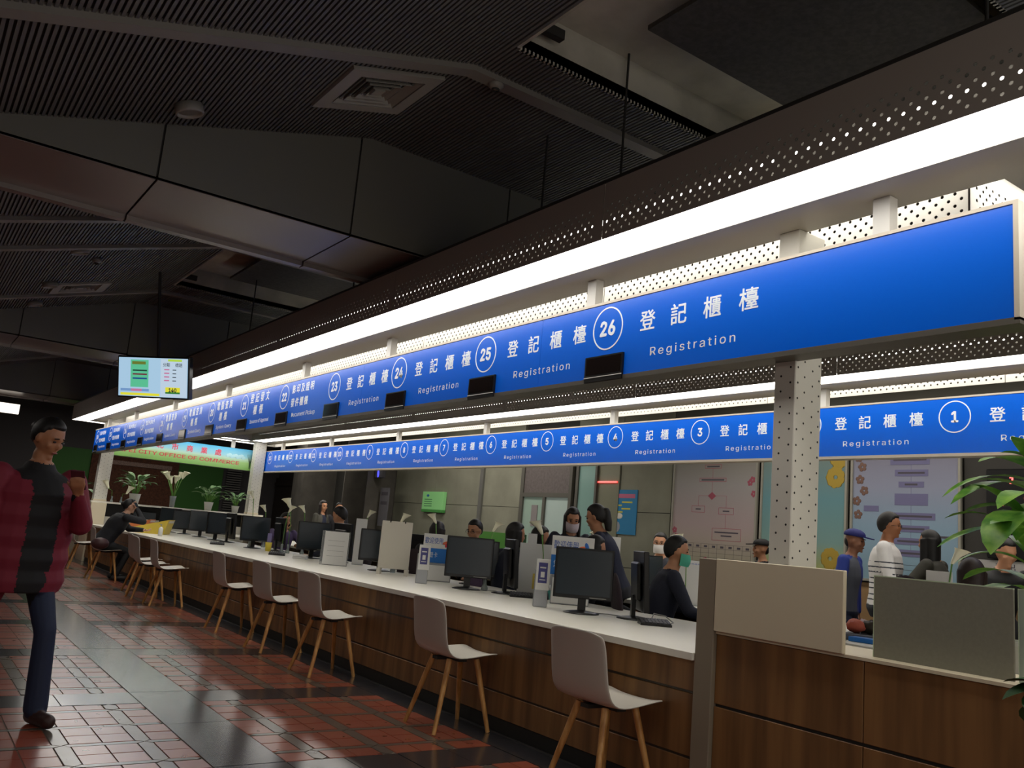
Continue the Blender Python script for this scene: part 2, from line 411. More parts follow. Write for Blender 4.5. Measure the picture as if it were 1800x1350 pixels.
# lit office door and side light
dr = struct(MB().box(9.93, 10.0, 12.12, 12.2, 0, 2.62).box(9.93, 10.0, 12.88, 12.95, 0, 2.0).box(9.93, 10.0, 13.58, 13.68, 0, 2.62).box(9.93, 10.0, 12.2, 13.58, 2.0, 2.08)
            .build('door_1', mat('door_frame_grey', '5c5a52', .5)))
MB().box(9.97, 9.99, 12.95, 13.58, .02, 2.0).build('door_leaf', mat('pale_green_glass', '93a89a', .25, emit=.12), dr)
MB().box(9.955, 9.97, 13.12, 13.3, 1.45, 1.85).build('notice', mat('grey_notice', '8d8786', .6), dr)
MB().box(9.97, 9.99, 12.2, 12.88, .02, 2.0).build('side_glass', mat('white_glass', 'a6b5ae', .25, emit=.16), dr)
MB().box(9.95, 9.99, 12.2, 13.58, 2.08, 2.62).build('transom_sign', mat('mauve_transom', '6a6260', .5, noise=.15, nscale=20), dr)
# tall glass strip beside the door
wn = struct(MB().box(9.93, 10.0, 11.95, 12.02, 0, 3.2).box(9.93, 10.0, 11.45, 11.5, 0, 3.2).build('window_1', mat('door_frame_grey')))
MB().box(9.96, 9.975, 11.5, 11.95, .05, 3.1).build('pane', mat('teal_glass', '7fa097', .15, emit=.1), wn)
MB().box(9.955, 9.965, 10.95, 11.45, 2.27, 2.3).build('red_display_line', mat('red_led', 'ff2a20', .5, emit=1.6), wn)
MB().box(9.975, 9.99, 10.92, 11.45, .05, 3.1).build('side_pane', mat('olive_glass', '8b8c78', .2), wn)

# ================================================================== LIGHT CANOPY (a rectangular ring of perforated troughs)
fas_out = mat('fascia_outside', 'a39b92', .5, 0); fas_in = mat('fascia_inside', 'dcdad4', .5); fas_dk = mat('trough_inside', '8a867e', .6); soff = mat('canopy_soffit', 'b3aea6', .45)  # fascia sheet in three tones: shade greyed into outside and outer troughs
canopy = thing('light_canopy', 'rectangular ring canopy of perforated dark fascias over glowing white light troughs', 'light canopy', (0, 0, 0))
def perf_mesh(L, key):
    """perforated sheet in the local x (length) / z plane; front face looks to -y; rows of staggered round holes"""
    b = MB(); p = .06; r = .0085; n = int(L / p); z0 = 2.83; zr = 2.85; dz = .03; rows = 6
    for y, mi in ((0, 0), (.004, 1)):
        b.add([(0, y, z0), (L, y, z0), (L, y, zr), (0, y, zr)], [(0, 1, 2, 3)], mi)
        zt = zr + rows * dz
        b.add([(0, y, zt), (L, y, zt), (L, y, 3.15), (0, y, 3.15)], [(0, 1, 2, 3)], mi)
        for j in range(rows):
            off = p / 2 if j % 2 else 0
            za = zr + j * dz
            if off:
                b.add([(0, y, za), (off, y, za), (off, y, za + dz), (0, y, za + dz)], [(0, 1, 2, 3)], mi)
            nn = n - (1 if off else 0); xe = off + nn * p
            if xe < L - 1e-4: b.add([(xe, y, za), (L, y, za), (L, y, za + dz), (xe, y, za + dz)], [(0, 1, 2, 3)], mi)
            for i in range(nn):
                xa = off + i * p; cx, czz = xa + p / 2, za + dz / 2
                o = [(xa, za), (cx, za), (xa + p, za), (xa + p, czz), (xa + p, za + dz), (cx, za + dz), (xa, za + dz), (xa, czz)]
                h = [(cx + r * math.cos(t), czz + r * math.sin(t)) for t in (PI * (1.25 + k * .25) for k in range(8))]
                b.add([(u, y, v) for u, v in o] + [(u, y, v) for u, v in h], [(k, (k + 1) % 8, 8 + (k + 1) % 8, 8 + k) for k in range(8)], mi)
    b.add([(0, 0, z0), (L, 0, z0), (L, .004, z0), (0, .004, z0)], [(0, 1, 2, 3)], 0)
    return b.mesh(key, [fas_out, fas_dk if 'dark' in key else fas_in])
PM = {}
def fascia(a, b_, outward, inner=False):
    """line of perforated panels from a to b; outward = unit vector of the dark side"""
    a = Vector(a); b_ = Vector(b_); L = (b_ - a).length; d = (b_ - a) / L; n = max(1, round(L / 2.4)); l = L / n
    if Vector((d.y, -d.x)).dot(Vector(outward)) < 0: a, b_ = b_, a; d = -d
    k = (round(l, 3), inner)
    if k not in PM: PM[k] = perf_mesh(l - .006, 'fascia_panel' if inner else 'dark_fascia_panel')
    for i in range(n):
        p = a + d * (l * i + .003)
        link('fascia_panel', PM[k], canopy, (p.x, p.y, 0), math.atan2(d.y, d.x))
YA, YB, XA, XB, HW = 1.455, 19.765, 3.315, 6.88, .445
fascia((XA - HW, YA - HW), (XA - HW, YB + HW), (-1, 0)); fascia((XA + HW, YA + HW), (XA + HW, YB - HW), (1, 0), True)
fascia((XB - HW, YA + HW), (XB - HW, YB - HW), (-1, 0)); fascia((XB + HW, YA - HW), (XB + HW, YB + HW), (1, 0), True)
fascia((XA - HW, YA - HW), (XB + HW, YA - HW), (0, -1)); fascia((XA + HW, YA + HW), (XB - HW, YA + HW), (0, 1), True)
fascia((XA - HW, YB + HW), (XB + HW, YB + HW), (0, 1)); fascia((XA + HW, YB - HW), (XB - HW, YB - HW), (0, -1))
def ring(h0, h1, z0, z1, b):
    """four boxes of a ring: offset from the centre line h0 (outer side) .. h1"""
    b.box(XA - h0, XA - h1, YA - h0, YB + h0, z0, z1); b.box(XB + h1, XB + h0, YA - h0, YB + h0, z0, z1)
    b.box(XA - h1, XB + h1, YA - h0, YA - h1, z0, z1); b.box(XA - h1, XB + h1, YB + h1, YB + h0, z0, z1); return b
def ring_in(h0, h1, z0, z1, b):
    b.box(XA + h0, XA + h1, YA + h0, YB - h0, z0, z1); b.box(XB - h1, XB - h0, YA + h0, YB - h0, z0, z1)
    b.box(XA + h1, XB - h1, YA + h0, YA + h1, z0, z1); b.box(XA + h1, XB - h1, YB - h1, YB - h0, z0, z1); return b
b = MB(); b.box(XA - HW, XA + HW, YA - HW, YB + HW, 3.15, 3.17); b.box(XB - HW, XB + HW, YA - HW, YB + HW, 3.15, 3.17)
b.box(XA + HW, XB - HW, YA - HW, YA + HW, 3.15, 3.17); b.box(XA + HW, XB - HW, YB - HW, YB + HW, 3.15, 3.17)
b.build('lid', dark, canopy)
b = MB(); b.box(XA - .155, XA + .155, YA - .155, YB + .155, 2.83, 3.14); b.box(XB - .155, XB + .155, YA - .155, YB + .155, 2.83, 3.14)
b.box(XA + .155, XB - .155, YA - .155, YA + .155, 2.83, 3.14); b.box(XA + .155, XB - .155, YB - .155, YB + .155, 2.83, 3.14)
b.build('soffit', soff, canopy)
# outer diffusers, one per fixture
def dif(x0, x1, y0, y1, z, th=.01, name='diffuser'):
    MB().box(x0, x1, y0, y1, z, z + th).build(name, tube_m, canopy); MB().box(x0, x1, y0, y1, z + th + .001, z + th + .006).build('glow_baffle', fas_dk, canopy)  # added opaque plate keeps the diffuser's glow out of the trough above
n = 8
for i in range(n):
    a = YA - HW + (YB - YA + 2 * HW) * i / n; c = YA - HW + (YB - YA + 2 * HW) * (i + 1) / n
    a2, c2 = (a + .01 if i == 0 else a), (c - .01 if i == n - 1 else c)
    dif(XA - HW + .008, XA - .157, a2, c2 - .004, 2.836)
    dif(XB + .157, XB + HW - .008, a2, c2 - .004, 3.10)
for i in range(2):
    a = XA - .15 + (XB - XA + .3) * i / 2; c = a + (XB - XA + .3) / 2 - .01
    dif(a, c, YA - HW + .008, YA - .157, 2.836); dif(a, c, YB + .157, YB + HW - .008, 2.836)
n = 7; a0, a1 = YA + HW + .01, YB - HW - .01
for i in range(n):
    a = a0 + (a1 - a0) * i / n; c = a0 + (a1 - a0) * (i + 1) / n - .02
    dif(XA + .19, XA + HW - .03, a, c, 3.10, name='light_panel')
    dif(XB - HW + .008, XB - .157, a, c + .016, 2.836)
for i in range(1):
    dif(XA + HW, XB - HW, YA + .19, YA + HW - .03, 3.10, name='light_panel'); dif(XA + HW, XB - HW, YB - HW + .008, YB - .157, 2.836)
# tubes just behind the perforated fascias
for (x, n, y0, y1) in ((XA - .315, 15, YA - HW + .05, YB + HW - .05), (XB - .315, 14, YA + HW + .1, YB - HW - .1)):
    for i in range(n):
        a = y0 + (y1 - y0) * i / n; c = y0 + (y1 - y0) * (i + 1) / n
        MB().cyl((x, a + .02, 3.0), (x, c - .03, 3.0), .014, n=8).build('tube', tube_m, canopy)
for y in (1.6, 3.8, 4.6, 7.6, 10.6, 13.6, 16.6, 19.4):
    MB().cyl((XA, y, 3.17), (XA, y, 4.3 if any(o[0] < y < o[1] for o in OPEN) else (3.24 if any(b0 < y < b0 + .92 for b0 in (5.58, 12.8, 20)) else 4.02)), .008, n=6).cyl((XB, y, 3.17), (XB, y, 4.02), .008, n=6).build('hanging_rod', dark, canopy)

# ------------------------------------------------------------------ counter signs hung under the canopy
trim_m = mat('sign_trim', 'c9bfae', .4)
def circle_mesh(r, wdt, ext=.0015, n=40):
    b = MB(); vs = [(rr * math.cos(2 * PI * k / n), rr * math.sin(2 * PI * k / n), z) for z in (0, ext) for rr in (r - wdt, r) for k in range(n)]
    f = []
    for k in range(n):
        k2 = (k + 1) % n
        f += [(2 * n + k, 3 * n + k, 3 * n + k2, 2 * n + k2), (n + k, k + 0, k2, n + k2), (n + k, n + k2, 3 * n + k2, 3 * n + k), (k, 2 * n + k, 2 * n + k2, k2)]
    return b.add(vs, f).mesh('number_ring', lett)
RING = circle_mesh(.132, .009)
def place(me, name, loc, q, parent):
    o = bpy.data.objects.new(name, me); COL.objects.link(o); o.rotation_mode = 'QUATERNION'; o.rotation_quaternion = q; o.location = loc; o.parent = parent; return o
def chars(s, y0, dy, z, size, x, par, width=None):
    for i, ch in enumerate(s):
        text(ch, size, lett, (x, y0 - dy * i, z), QX, par, bold=.0015)
led_m = mat('led_box', '0b0a0a', .3)
fs = thing('hanging_sign', 'long blue counter sign with circled numbers up to 26 hung over the front counter', 'sign', (0, 0, 0))
MB().box(3.306, 3.40, 1.49, 19.77, 2.18, 2.65).build('sign_box', mat('sign_box_grey', '6b675f', .5), fs)
seams = [1.50, 4.45, 7.1, 9.7, 12.3, 14.9, 17.5, 19.76]
for a, c in zip(seams[:-1], seams[1:]): MB().box(3.30, 3.306, a + .001, c - .001, 2.19, 2.64).build('face_panel', blue, fs)
MB().box(3.295, 3.41, 1.48, 19.78, 2.64, 2.655).box(3.295, 3.41, 1.48, 1.50, 2.18, 2.64).build('trim', trim_m, fs)
MB().box(3.295, 3.42, 1.48, 19.78, 2.165, 2.19).build('bottom_rail', mat('rail_grey', '5f5a52', .45, .3), fs)
for y in (2.06, 4.0, 6.7, 8.62, 11.2, 13.8, 16.4, 18.7): MB().box(3.32, 3.38, y - .04, y + .04, 2.656, 2.829).build('hanger', alu, fs)
spec = {26: 'R', 25: 'R', 24: 'R', 23: 'R', 22: ('影印及證明', '發件櫃檯', 'Document Pickup'), 21: ('登記發文', '櫃檯', 'Issuance of Approval'),
        20: ('電腦查詢', '櫃檯', 'System Query'), 19: ('電腦查詢', '櫃檯', 'System Query'), 18: ('電腦查詢', '櫃檯', 'System Query'),
        17: ('登記申請收件', '登記申請櫃檯', 'Registration'), 16: ('登記申請收件', '登記申請櫃檯', 'Registration'), 15: ('登記申請收件', '登記申請櫃檯', 'Registration'), 14: ('登記申請收件', '登記申請櫃檯', 'Registration')}
fx = 3.2995
for n_, s in spec.items():
    yc = 3.80 + (26 - n_) * 1.305
    place(RING, 'number_ring', (fx, yc, 2.487), QX, fs)
    text(str(n_), .165, lett, (fx - .001, yc, 2.487), QX, fs, 'number', bold=.005, width=.135)
    if s == 'R':
        chars('登記櫃檯', yc - .335, .237, 2.475, .125, fx, fs)
        text('Registration', .092, lett, (fx, yc - .67, 2.30), QX, fs, width=.60, spacing=1.25)
    else:
        d1 = .62 / (len(s[0])); chars(s[0], yc - .26, d1 * .98 if len(s[0]) > 4 else .17, 2.545, min(.12, d1 * .8), fx, fs)
        chars(s[1], yc - .26 if len(s[1]) > 3 else yc - .40, d1 * .98 if len(s[1]) > 3 else .2, 2.40, min(.12, d1 * .8), fx, fs)
        text(s[2], .085, lett, (fx, yc - .58, 2.275), QX, fs, width=.62)
    MB().box(3.286, 3.30, yc - .16, yc + .17, 2.168, 2.322).build('display_box', led_m, fs)
    MB().box(3.284, 3.286, yc - .145, yc + .155, 2.21, 2.312).build('display_screen', mat('display_glass', '171110', .12), fs)
    MB().box(3.283, 3.286, yc - .16, yc + .17, 2.192, 2.197).build('display_lip', alu, fs)
bs = thing('hanging_sign', 'blue counter sign with circled numbers 1 to 13 hung over the rear counter', 'sign', (0, 0, 0))
MB().box(6.886, 6.98, 1.49, 19.6, 2.18, 2.65).build('sign_box', mat('sign_box_grey'), bs)
MB().box(6.88, 6.886, 1.50, 19.59, 2.19, 2.64).build('face_panel', blue, bs)
MB().box(6.875, 6.99, 1.48, 19.61, 2.64, 2.655).box(6.875, 6.99, 1.48, 19.61, 2.165, 2.19).build('trim', trim_m, bs)
for y in (2.1, 4.85, 7.75, 10.5, 13.2, 16.0, 18.6): MB().box(6.90, 6.96, y - .04, y + .04, 2.656, 2.829).build('hanger', alu, bs)
bx = 6.8795
for i in range(13):
    yc = [3.60, 4.97, 6.32, 7.65, 8.97, 10.28, 11.58, 12.87, 14.16, 15.44, 16.7, 17.95, 19.2][i]
    place(RING, 'number_ring', (bx, yc, 2.487), QX, bs)
    text(str(i + 1), .165, lett, (bx - .001, yc, 2.487), QX, bs, 'number', bold=.004, width=.135 if i > 8 else None)
    chars('登記櫃檯', yc - .335, .237, 2.475, .125, bx, bs)
    text('Registration', .092, lett, (bx, yc - .67, 2.30), QX, bs, width=.62, spacing=1.25)

def ramp_z(name, stops, z0, z1, rough=.3):
    m = mat(name, 'ffffff', rough); nt = m.node_tree; b = nt.nodes['Principled BSDF']
    g = nt.nodes.new('ShaderNodeTexCoord'); sx = nt.nodes.new('ShaderNodeSeparateXYZ'); mr = nt.nodes.new('ShaderNodeMapRange')
    mr.inputs[1].default_value = z0; mr.inputs[2].default_value = z1; r = nt.nodes.new('ShaderNodeValToRGB')
    nt.links.new(g.outputs['Object'], sx.inputs[0]); nt.links.new(sx.outputs[2], mr.inputs[0]); nt.links.new(mr.outputs[0], r.inputs[0])
    r.color_ramp.elements[0].color = (*srgb(stops[0][1]), 1); r.color_ramp.elements[0].position = stops[0][0]
    r.color_ramp.elements[1].color = (*srgb(stops[-1][1]), 1); r.color_ramp.elements[1].position = stops[-1][0]
    for p, c in stops[1:-1]: e = r.color_ramp.elements.new(p); e.color = (*srgb(c), 1)
    nt.links.new(r.outputs[0], b.inputs['Base Color']); return m
land = ramp_z('landscape_print', [(0, '8fc46a'), (.35, 'a9d489'), (.5, 'c4e4d0'), (.62, '9bd6e6'), (1, '4fb4e4')], 2.18, 2.65)
red_l = mat('red_lettering', 'e0455c', .5)
def banner(y, label, txt):
    t = thing('hanging_banner', label, 'banner', (0, 0, 0))
    MB().box(3.41, 6.87, y + .006, y + .08, 2.17, 2.65).build('banner_box', mat('sign_box_grey'), t)
    MB().box(3.41, 6.87, y, y + .006, 2.18, 2.65).build('face_panel', land, t)
    if txt:
        for i, ch in enumerate('臺北市商業處'): text(ch, .15, red_l, (4.30 + i * .315, y - .0005, 2.50), QY, t, bold=.003)
        text('TAIPEI CITY OFFICE OF COMMERCE', .15, red_l, (5.0, y - .0005, 2.32), QY, t, width=2.75, bold=.002)
    tr = MB(); 
    for k in range(7): a = -.6 + k * .2; tr.tube([(6.62, y - .002, 2.22), (6.62 + .03 * math.sin(a), y - .002, 2.36), (6.62 + .14 * math.sin(a), y - .002, 2.5 + .05 * math.cos(a))], [.006, .004, .002], 4)
    tr.build('printed_tree', mat('tree_print', '3f5a48', .6), t)
    cl = MB()
    for k in range(9): cl.ell((6.1 + .045 * k, y - .0005, 2.47 + .02 * math.sin(k * 2.1)), (.05, .001, .04), nu=10, nv=4)
    cl.build('printed_cloud', mat('cloud_print', 'b9e4ee', .6), t)
    for x in (4.2, 6.2): MB().box(x - .04, x + .04, y + .02, y + .07, 2.656, 2.829).build('hanger', alu, t)
    return t
banner(19.765, 'pale blue and green landscape banner with red office lettering at the far end', True)
banner(1.455, 'green landscape banner across the near end beside the blue sign end', False)

# ------------------------------------------------------------------ columns
col_m = mat('column_white_steel', 'd3d0c6', .45); hole_m = mat('perforation_dark', '1d1c1a', .8)
def column(x0, x1, y0, y1, z0, z1, label, holes=True):
    t = thing('perforated_column', label, 'column', ((x0 + x1) / 2, (y0 + y1) / 2, z0), group=None)
    hx, hy, H = (x1 - x0) / 2, (y1 - y0) / 2, z1 - z0
    MB().bbox(-hx, hx, -hy, hy, 0, H, .004).build('shaft', col_m, t)
    MB().box(-hx - .006, hx + .006, -hy - .006, hy + .006, 0, .035).build('foot_plate', cream, t)
    if holes:
        b = MB(); k = 0; z = .09
        while z < H - .1:
            for q_ in (-.8, -.3, .3, .8):
                dz = .02 if q_ in (-.3, .8) else -.015
                b.cyl((q_ * hx, -hy - .0006, z + dz), (q_ * hx, -hy + .002, z + dz), .0055, n=8, sm=False)
            for q_ in (-.55, .35): b.cyl((-hx - .0006, q_ * hy, z + (.02 if q_ > 0 else -.015)), (-hx + .002, q_ * hy, z + (.02 if q_ > 0 else -.015)), .0055, n=8, sm=False)
            z += .075
        b.build('perforation', hole_m, t, 'stuff')
    return t
column(3.405, 3.61, 2.545, 2.665, .862, 2.83, 'white perforated steel column standing on the cream end panel in front')
column(3.42, 3.66, 19.45, 19.66, 1.203, 2.83, 'white column under the far end of the front sign, beside the banner')
column(6.62, 6.86, 19.45, 19.66, 1.203, 2.83, 'white column between the landscape banner and the rear blue sign')

# ------------------------------------------------------------------ counters
ctr = thing('service_counter', 'long white topped counter with brown wood veneer front running away from the camera', 'counter', (3.34, 3.03, 0))
cx0, cy0 = -3.34, -3.03
e = [3.03, 5.45, 7.87, 10.29, 12.71, 15.13, 17.55, 19.1]
for a, c in zip(e[:-1], e[1:]): MB().bbox(3.32 + cx0, 4.80 + cx0, a + cy0 + .0005, c + cy0 - .0005, .703, .74, .002).build('worktop', white, ctr)
for a, c in zip(e[:-1], e[1:]):
    for z0, z1 in ((.09, .238), (.25, .542), (.554, .703)):
        MB().bbox(3.36 + cx0, 3.378 + cx0, a + cy0 + .001, c + cy0 - .001, z0, z1, .002).build('wood_panel', walnut, ctr)
MB().box(3.378 + cx0, 3.40 + cx0, 0, 16.07, .0, .70).build('carcass', dark, ctr)
MB().box(3.368 + cx0, 3.378 + cx0, 0, 16.07, .09, .70).build('groove_strip', mat('groove_aluminium', '4a4238', .4, .4), ctr)
MB().box(3.40 + cx0, 3.43 + cx0, 0, 16.07, .0, .09).build('toe_kick', blk, ctr)
MB().box(4.70 + cx0, 4.74 + cx0, 0, 16.07, 0, .70).build('rear_panel', cream, ctr)
for y in (3.2, 6, 9, 12, 15, 18.9): MB().box(3.43 + cx0, 4.70 + cx0, y + cy0, y + .03 + cy0, 0, .70).build('divider', cream, ctr)

desk = thing('reception_desk', 'wood fronted desk end with taupe post and tall cream panel, nearest on the right', 'desk', (3.36, 2.0, 0))
dx, dy = -3.36, -2.0
MB().bbox(3.335 + dx, 3.375 + dx, 2.915 + dy, 3.028 + dy, 0, 1.20, .003).build('post', taupe, desk)
MB().bbox(3.332 + dx, 3.356 + dx, 2.215 + dy, 2.914 + dy, .86, 1.203, .003).build('upper_panel', cream, desk)
for a, c in ((2.135, 2.914), (1.45, 2.131), (.70, 1.446)):
    for z0, z1 in ((.09, .512), (.526, .845)):
        MB().bbox(3.36 + dx, 3.378 + dx, a + dy, c + dy, z0, z1, .002).build('wood_panel', walnut, desk)
MB().box(3.35 + dx, 3.75 + dx, .70 + dy, 2.914 + dy, .847, .86).build('ledge', cream, desk)
MB().box(3.372 + dx, 3.40 + dx, .70 + dy, 2.914 + dy, 0, .846).build('carcass', dark, desk)
MB().box(3.75 + dx, 3.78 + dx, .70 + dy, 2.914 + dy, 0, .846).build('rear_panel', cream, desk)
gl = mat('frosted_glass', '918f80', .55, trans=.35, spec=.4, noise=.05, nscale=80)
edge = mat('glass_edge', 'b9c8ac', .3)
for i, (y0, y1, lab) in enumerate(((1.59, 2.15, 'grey frosted glass screen standing on the wood desk beside the cream panel'), (.98, 1.57, 'second frosted glass screen at the right edge behind the big leaves'))):
    t = thing('glass_screen', lab, 'glass screen', (3.46, (y0 + y1) / 2, .86)); h = (y1 - y0) / 2
    MB().box(-.006, .006, -h, h, 0, .33).build('pane', gl if i == 0 else mat('teal_frosted', 'a9b8aa', .5, trans=.3), t)
    MB().box(-.0065, .0065, -h, h, .33, .335).box(-.0065, .0065, h, h + .003, 0, .335).build('polished_edge', edge, t)
back = thing('service_counter', 'white rear counter behind the staff, under the sign numbered 1 to 13', 'counter', (6.1, 1.5, 0))
bx_, by_ = -6.1, -1.5
for a, c in ((2.0, 6.0), (6.0, 10.0), (10.0, 14.0), (14.0, 19.1)):
    MB().bbox(5.78 + bx_, 6.9 + bx_, a + by_ + .0005, c + by_ - .0005, .703, .74, .002).build('worktop', white, back)
    MB().box(5.85 + bx_, 5.88 + bx_, a + by_, c + by_, .0, .60).build('modesty_panel', mat('dark_panel', '1c1c20', .5), back)
    MB().box(6.82 + bx_, 6.86 + bx_, a + by_, c + by_, .0, .703).build('wood_panel', walnut, back)
MB().bbox(6.68 + bx_, 6.93 + bx_, 5.0 + by_, 6.0 + by_, .74, 1.17, .003).build('upper_panel', cream, back)
far = thing('end_counter', 'far end counter with a white shelf top carrying the potted plants', 'counter', (5.1, 19.5, 0))
MB().bbox(-1.765, 1.8, -.3, .35, 1.165, 1.20, .003).build('shelf', white, far)
MB().box(-1.5, 1.55, .25, .3, 0, 1.165).build('front_board', mat('dark_panel'), far)
MB().box(-1.5, 1.5, -.38, -.30, .70, .74).box(-1.5, 1.5, -.05, .0, 0, .9).build('inner_shelf', white, far)
MB().bbox(-1.768, -1.48, -.39, .35, 0, 1.165, .003).build('end_panel', cream, far)
MB().bbox(1.5, 1.8, -.39, .35, 0, 1.165, .003).build('end_panel', cream, far)

# ------------------------------------------------------------------ ceiling fittings
def vent(x, y, s, label):
    ang = math.atan(.285) if x < 2.43 else 0
    t = thing('ceiling_vent', label, 'vent', (x, y, cz(x) - .012)); t.rotation_euler = (0, -ang, 0)
    h = s / 2; b = MB()
    for (a0, a1, c0, c1) in ((-h, h, -h, -h + .09), (-h, h, h - .09, h), (-h, -h + .09, -h + .09, h - .09), (h - .09, h, -h + .09, h - .09)): b.box(a0, a1, c0, c1, -.012, .012)
    b.build('frame', mat('vent_frame', '9a978f', .5), t)
    MB().box(-h + .09, h - .09, -h + .09, h - .09, .03, .04).build('throat', mat('vent_throat', '0a0a0a', .9), t)
    for k in range(4):
        r = h - .10 - k * .05; q = r - .022; b = MB()
        for sx, sy in ((1, 0), (-1, 0), (0, 1), (0, -1)):
            if sx: vs = [(sx * r, -r, -.01), (sx * r, r, -.01), (sx * q, q, .028), (sx * q, -q, .028)]
            else: vs = [(-r, sy * r, -.01), (r, sy * r, -.01), (q, sy * q, .028), (-q, sy * q, .028)]
            vs2 = [(a, c, d + .003) for a, c, d in vs]
            b.add(vs + vs2, [(0, 1, 2, 3), (7, 6, 5, 4), (0, 4, 5, 1), (2, 6, 7, 3), (0, 3, 7, 4), (1, 5, 6, 2)])
        b.build('louvre_ring', mat('vent_frame'), t)
    MB().box(-.035, .035, -.035, .035, -.01, .02).build('core', mat('vent_frame'), t)
    return t
vent(2.05, 4.70, .62, 'square white ceiling diffuser with nested louvres, nearest the camera')
vent(1.45, 11.35, .6, 'small pale ceiling vent far off, in front of the second beam')
def downlight(x, y, label, r=.085):
    t = thing('downlight', label, 'ceiling light', (x, y, cz(x) - .03)); t.rotation_euler = (0, -math.atan(.285) if x < 2.43 else 0, 0)
    MB().lathe([(r * .7, .03), (r, .03), (r, -.02), (r * .92, -.03), (r * .8, -.02), (r * .7, .0)], n=20).build('ring', mat('downlight_ring', '8f8b83', .5), t)
    MB().lathe([(0, -.012), (r * .8, -.012)], n=20).build('lens', mat('unlit_lens', '6e675c', .4), t)
downlight(1.08, 5.22, 'round unlit ceiling downlight beside the first beam, nearest'); downlight(1.12, 9.2, 'unlit downlight behind the first beam, largest of the far ones')
downlight(1.10, 11.0, 'small unlit downlight between the two far beams'); downlight(1.1, 12.3, 'tiny unlit downlight close before the second beam')
def detector(x, y, z, label):
    t = thing('smoke_detector', label, 'detector', (x, y, z))
    MB().lathe([(0, .03), (.045, .03), (.05, .0), (.03, -.02), (0, -.025)], n=16).build('housing', mat('downlight_ring'), t)
    MB().lathe([(.018, -.03), (.026, -.03), (.026, -.02), (.018, -.02)], n=14).build('ring', dark, t)
detector(2.62, 4.23, 3.955, 'small round detector on the batten at the ceiling fold'); detector(1.35, 9.7, cz(1.35) - .03, 'small pale detector on the ceiling between far downlights')

# ------------------------------------------------------------------ posters and boards on the right wall
pink_m = ramp_z('pink_poster_print', [(0, 'b9b39a'), (.35, 'bba9a8'), (.7, 'a9a4a2'), (1, '8f8c80')], 1.1, 2.7)
teal_m = ramp_z('teal_poster_print', [(0, 'b5b96a'), (.25, '86aaa4'), (.6, '6f9da4'), (1, '7f8d84')], 1.1, 2.7)
lil_m = ramp_z('lilac_poster_print', [(0, '8fb0c0'), (.4, '93aec2'), (.7, '9a9fb4'), (1, '8b8898')], 1.1, 2.7)
ink = mat('grey_ink', '55505a', .7); lilbox = mat('lilac_box', '77759a', .6); pinkink = mat('pink_ink', 'b05a6a', .7)
frame_m = mat('board_frame', 'a5a294', .5)
def poster(y0, y1, m, label):
    t = thing('wall_board', label, 'poster', (9.98, (y0 + y1) / 2, 1.1)); h = (y1 - y0) / 2
    MB().box(-.01, .01, -h + .03, h - .03, 0, 1.62).build('print', m, t, loc=(0, 0, 0))
    MB().box(-.03, .012, -h, -h + .03, -.02, 1.66).box(-.03, .012, h - .03, h, -.02, 1.66).box(-.02, .012, -h, h, -.03, 0).box(-.02, .012, -h, h, 1.62, 1.66).build('frame', frame_m, t)
    return t, h
def flower(b, x, y, z, r, n=5):
    for k in range(n):
        a = 2 * PI * k / n + y * 7
        b.ell((x, y + r * .6 * math.cos(a), z + r * .6 * math.sin(a)), (.001, r * .45, r * .45), nu=8, nv=4)
for mm, z0 in ((pink_m, 0), (teal_m, 0), (lil_m, 0)):
    for nd in mm.node_tree.nodes:
        if nd.type == 'MAP_RANGE': nd.inputs[1].default_value = 0; nd.inputs[2].default_value = 1.6
t, h = poster(8.02, 9.66, pink_m, 'pale pink flow chart board with flowers between concrete wall and column')
def outline(b, yc, zc, w_, h_, th=.006, x=-.0115):
    for (a0, a1, c0, c1) in ((yc - w_, yc + w_, zc - h_, zc - h_ + th), (yc - w_, yc + w_, zc + h_ - th, zc + h_), (yc - w_, yc - w_ + th, zc - h_, zc + h_), (yc + w_ - th, yc + w_, zc - h_, zc + h_)):
        b.box(x, x + .0015, a0, a1, c0, c1)
b = MB()
for yc, zc, w_, h_ in ((.02, 1.42, .16, .03), (.02, 1.22, .26, .03), (.28, .78, .13, .05), (-.26, .76, .14, .05), (-.28, .42, .27, .09)): outline(b, yc, zc, w_, h_)
for (a0, a1, c0, c1) in ((.02, .024, 1.25, 1.39), (.02, .024, 1.03, 1.19), (-.26, -.256, .81, .98), (.28, .284, .83, .98), (-.26, .284, .98, .984), (-.26, -.256, .51, .71)): b.box(-.0115, -.01, a0, a1, c0, c1)
b.add([(-.0115, .02, 1.04), (-.0115, .10, .98), (-.0115, .02, .92), (-.0115, -.06, .98)], [(0, 1, 2, 3)])
b.build('flow_chart', pinkink, t, 'stuff')
b = MB()
for k in range(5): b.box(-.0115, -.01, -.74, .5, .27 - .065 * k, .273 - .065 * k)
for k in range(9): b.box(-.0115, -.01, .5 - .155 * k, .503 - .155 * k, .01, .273)
for yc, zc, w_ in ((.02, 1.42, .12), (.02, 1.22, .22), (.28, .78, .05), (-.26, .76, .06), (-.28, .45, .22), (-.28, .40, .1)): b.box(-.0118, -.01, yc - w_, yc + w_, zc - .01, zc + .01)
for k in range(8): b.box(-.0118, -.01, .44 - .155 * k, .38 - .155 * k, .22, .25)
b.build('table_grid', ink, t, 'stuff')
b = MB()
for yy, zz in ((-.72, 1.22), (-.68, 1.18), (-.75, 1.02), (-.72, 1.6), (.74, .45), (.70, .35), (.76, .26), (.72, .22), (.1, .03)): flower(b, -.0115, yy, zz, .05)
b.build('printed_flower', pinkink, t, 'stuff')
t, h = poster(6.60, 7.96, teal_m, 'teal board with yellow sun flowers partly hidden behind the perforated column')
